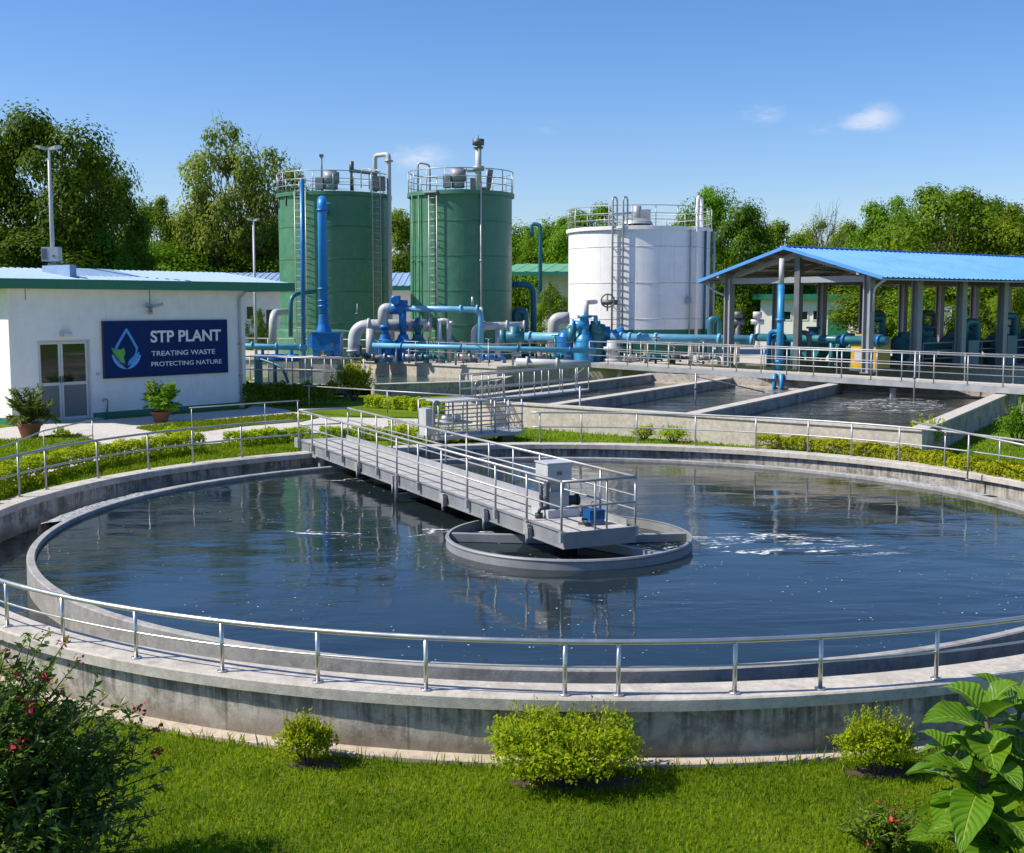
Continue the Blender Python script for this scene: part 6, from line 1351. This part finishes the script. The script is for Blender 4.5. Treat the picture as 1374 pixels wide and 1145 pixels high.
flowering('low plant with small dark red flowers in the grass beside the big leaved plant', cf, stems, .065, .35, 3, 'flower_plant', 'leaf_mid')
# ================================================================== big leaved plant at the right front
def bigleaf_mat():
    m, t, b = _mat('big_leaf'); uv = nn(t, 'ShaderNodeUVMap'); uv.uv_map = 'UVMap'; sp = nn(t, 'ShaderNodeSeparateXYZ'); t.links.new(uv.outputs[0], sp.inputs[0])
    au = _math(t, 'ABSOLUTE', _math(t, 'SUBTRACT', sp.outputs[0], .5)); vein = _math(t, 'SUBTRACT', sp.outputs[1], _math(t, 'MULTIPLY', au, .55))
    w = _math(t, 'FRACT', _math(t, 'MULTIPLY', vein, 9.0)); w = _math(t, 'ABSOLUTE', _math(t, 'SUBTRACT', w, .5)); lat = _ramp(t, w, .07, .0, 0, 1); mid = _ramp(t, au, .03, .008, 0, 1)
    vm = _math(t, 'MAXIMUM', _math(t, 'MULTIPLY', lat, .55), mid); g = nn(t, 'ShaderNodeNewGeometry')
    n1 = _noise(t, 3, 3); col = _mixc(t, g.outputs['Random Per Island'], (.035, .115, .006), (.155, .285, .010)); col = _mixc(t, _ramp(t, n1, .35, .7, 0, .5), col, (.08, .21, .01)); col = _mixc(t, _math(t, 'MULTIPLY', vm, .6), col, (.38, .48, .08))
    t.links.new(col, b.inputs['Base Color']); b.inputs['Roughness'].default_value = .36; b.inputs['Specular IOR Level'].default_value = .32
    puff = _math(t, 'MULTIPLY', w, 1.0); _bump(t, b, _math(t, 'SUBTRACT', puff, _math(t, 'MULTIPLY', mid, .5)), .55, .03)
    tr = nn(t, 'ShaderNodeBsdfTranslucent'); hs = nn(t, 'ShaderNodeHueSaturation'); hs.inputs['Value'].default_value = 1.5; t.links.new(col, hs.inputs['Color']); t.links.new(hs.outputs[0], tr.inputs['Color'])
    mx_ = nn(t, 'ShaderNodeMixShader'); mx_.inputs[0].default_value = .3; t.links.new(b.outputs[0], mx_.inputs[1]); t.links.new(tr.outputs[0], mx_.inputs[2]); t.links.new(mx_.outputs[0], t.nodes['Material Output'].inputs['Surface'])
bigleaf_mat()
def big_leaf(parent, base, dirv, L, W, droop, roll, side):
    base = Vector(base); d = Vector(dirv).normalized(); s = d.cross(Vector((0, 0, 1))); s = s.normalized() if s.length > .05 else Vector((1, 0, 0)); up_ = s.cross(d)
    q = Matrix.Rotation(roll, 3, d); s = q @ s; up_ = q @ up_
    nv, nu = 14, 8; vs = []; uvs = []
    for j in range(nv+1):
        v = j/nv; w = W*(math.sin(PI*min(1, v**.82))**.75)*(1-.12*v)*.5; 
        if j == nv: w = .002
        c = base+d*(L*v)+Vector((0, 0, -1))*(droop*L*v*v)
        for i in range(nu+1):
            u = i/nu-.5; x = u*2*w; fold = abs(u)*2; und = .018*math.sin(v*17+side)*fold*fold*L
            vs.append(c+s*x*(1-.10*fold)+up_*(w*.34*fold**1.3+und)); uvs.append((i/nu, v))
    fs = [(j*(nu+1)+i, j*(nu+1)+i+1, (j+1)*(nu+1)+i+1, (j+1)*(nu+1)+i) for j in range(nv) for i in range(nu)]
    return vs, fs, uvs
def bigplant(label, base, whorls):
    t = thing('big_leaf_plant', label, 'plant', base); st = MB(); base = Vector(base)
    for (tip, n, L, spread) in whorls:
        tip = Vector(tip); pts = [base+Vector((random.uniform(-.08, .08), random.uniform(-.08, .08), 0)), base.lerp(tip, .5)+Vector((random.uniform(-.05, .05), 0, .03)), tip]
        st.tube(bend(pts, .3), .018, 6)
        for i in range(n):
            a = 2.4*i+random.uniform(-.25, .25); f = i/n; el = R_(62-spread*f+random.uniform(-8, 8)); d = Vector((math.cos(a)*math.cos(el), math.sin(a)*math.cos(el), math.sin(el)))
            b0 = tip-Vector((0, 0, 1))*(.34*f)+d*.05; ll = L*random.uniform(.78, 1.15)
            st.tube([tip-Vector((0, 0, .34*f)), b0+d*.03], .007, 5)
            vs, fs, uv = big_leaf(t, b0, d, ll, ll*.62, random.uniform(.2, .6), random.uniform(-.3, .3), i)
            off = t.location; me = bpy.data.meshes.new('leaf'); me.from_pydata([v-off for v in vs], [], fs); me.polygons.foreach_set('use_smooth', [True]*len(fs)); ul = me.uv_layers.new(name='UVMap')
            for lp in me.loops: ul.data[lp.index].uv = uv[lp.vertex_index]
            me.materials.append(MAT['big_leaf']); mesh_obj('leaf', me, t)
    st.build('stem', 'twig', t)
bb = Vector((Q(1345, 1180, 10.2).x, 10.2, FZ))
bigplant('big glossy leaved plant in the right front corner', bb, [(Q(1322, 958, 10.2), 11, .60, 80), (Q(1368, 950, 10.5), 11, .58, 85), (Q(1315, 1030, 9.9), 12, .60, 100), (Q(1280, 1015, 10.2), 9, .52, 100), (Q(1340, 1100, 9.7), 12, .58, 100), (Q(1400, 1050, 9.8), 10, .58, 95), (Q(1290, 1105, 10.0), 10, .52, 105), (Q(1330, 1160, 9.6), 9, .55, 95)])
# small whitish standpipes along the basin edges
for i, (px, py, h, lab) in enumerate(((933, 545, 1.4, 'thin aerator standpipe on the divider of the middle basin'), (778, 577, 1.6, 'thin pipe standing at the front face of the concrete basins'), (1226, 545, 2.3, 'thin pipe hanging from the walkway into the right basin'))):
    q = P(px, py, .3 if i != 1 else 0.02); t = thing('thin_pipe', lab, 'pipe', q); MB().cyl(q, q+Vector((0, 0, h)), .035, 8).build('pipe_run', 'galv', t); MB().cyl(q+Vector((0, 0, h*.5)), q+Vector((0, 0, h*.5+.1)), .06, 8).build('coupling', 'dark_steel', t)
    if i == 0: MB().cyl(q+Vector((0, 0, h*.9)), q+Vector((3.2, 1.4, h*.35)), .03, 8).build('spray_arm', 'galv', t)
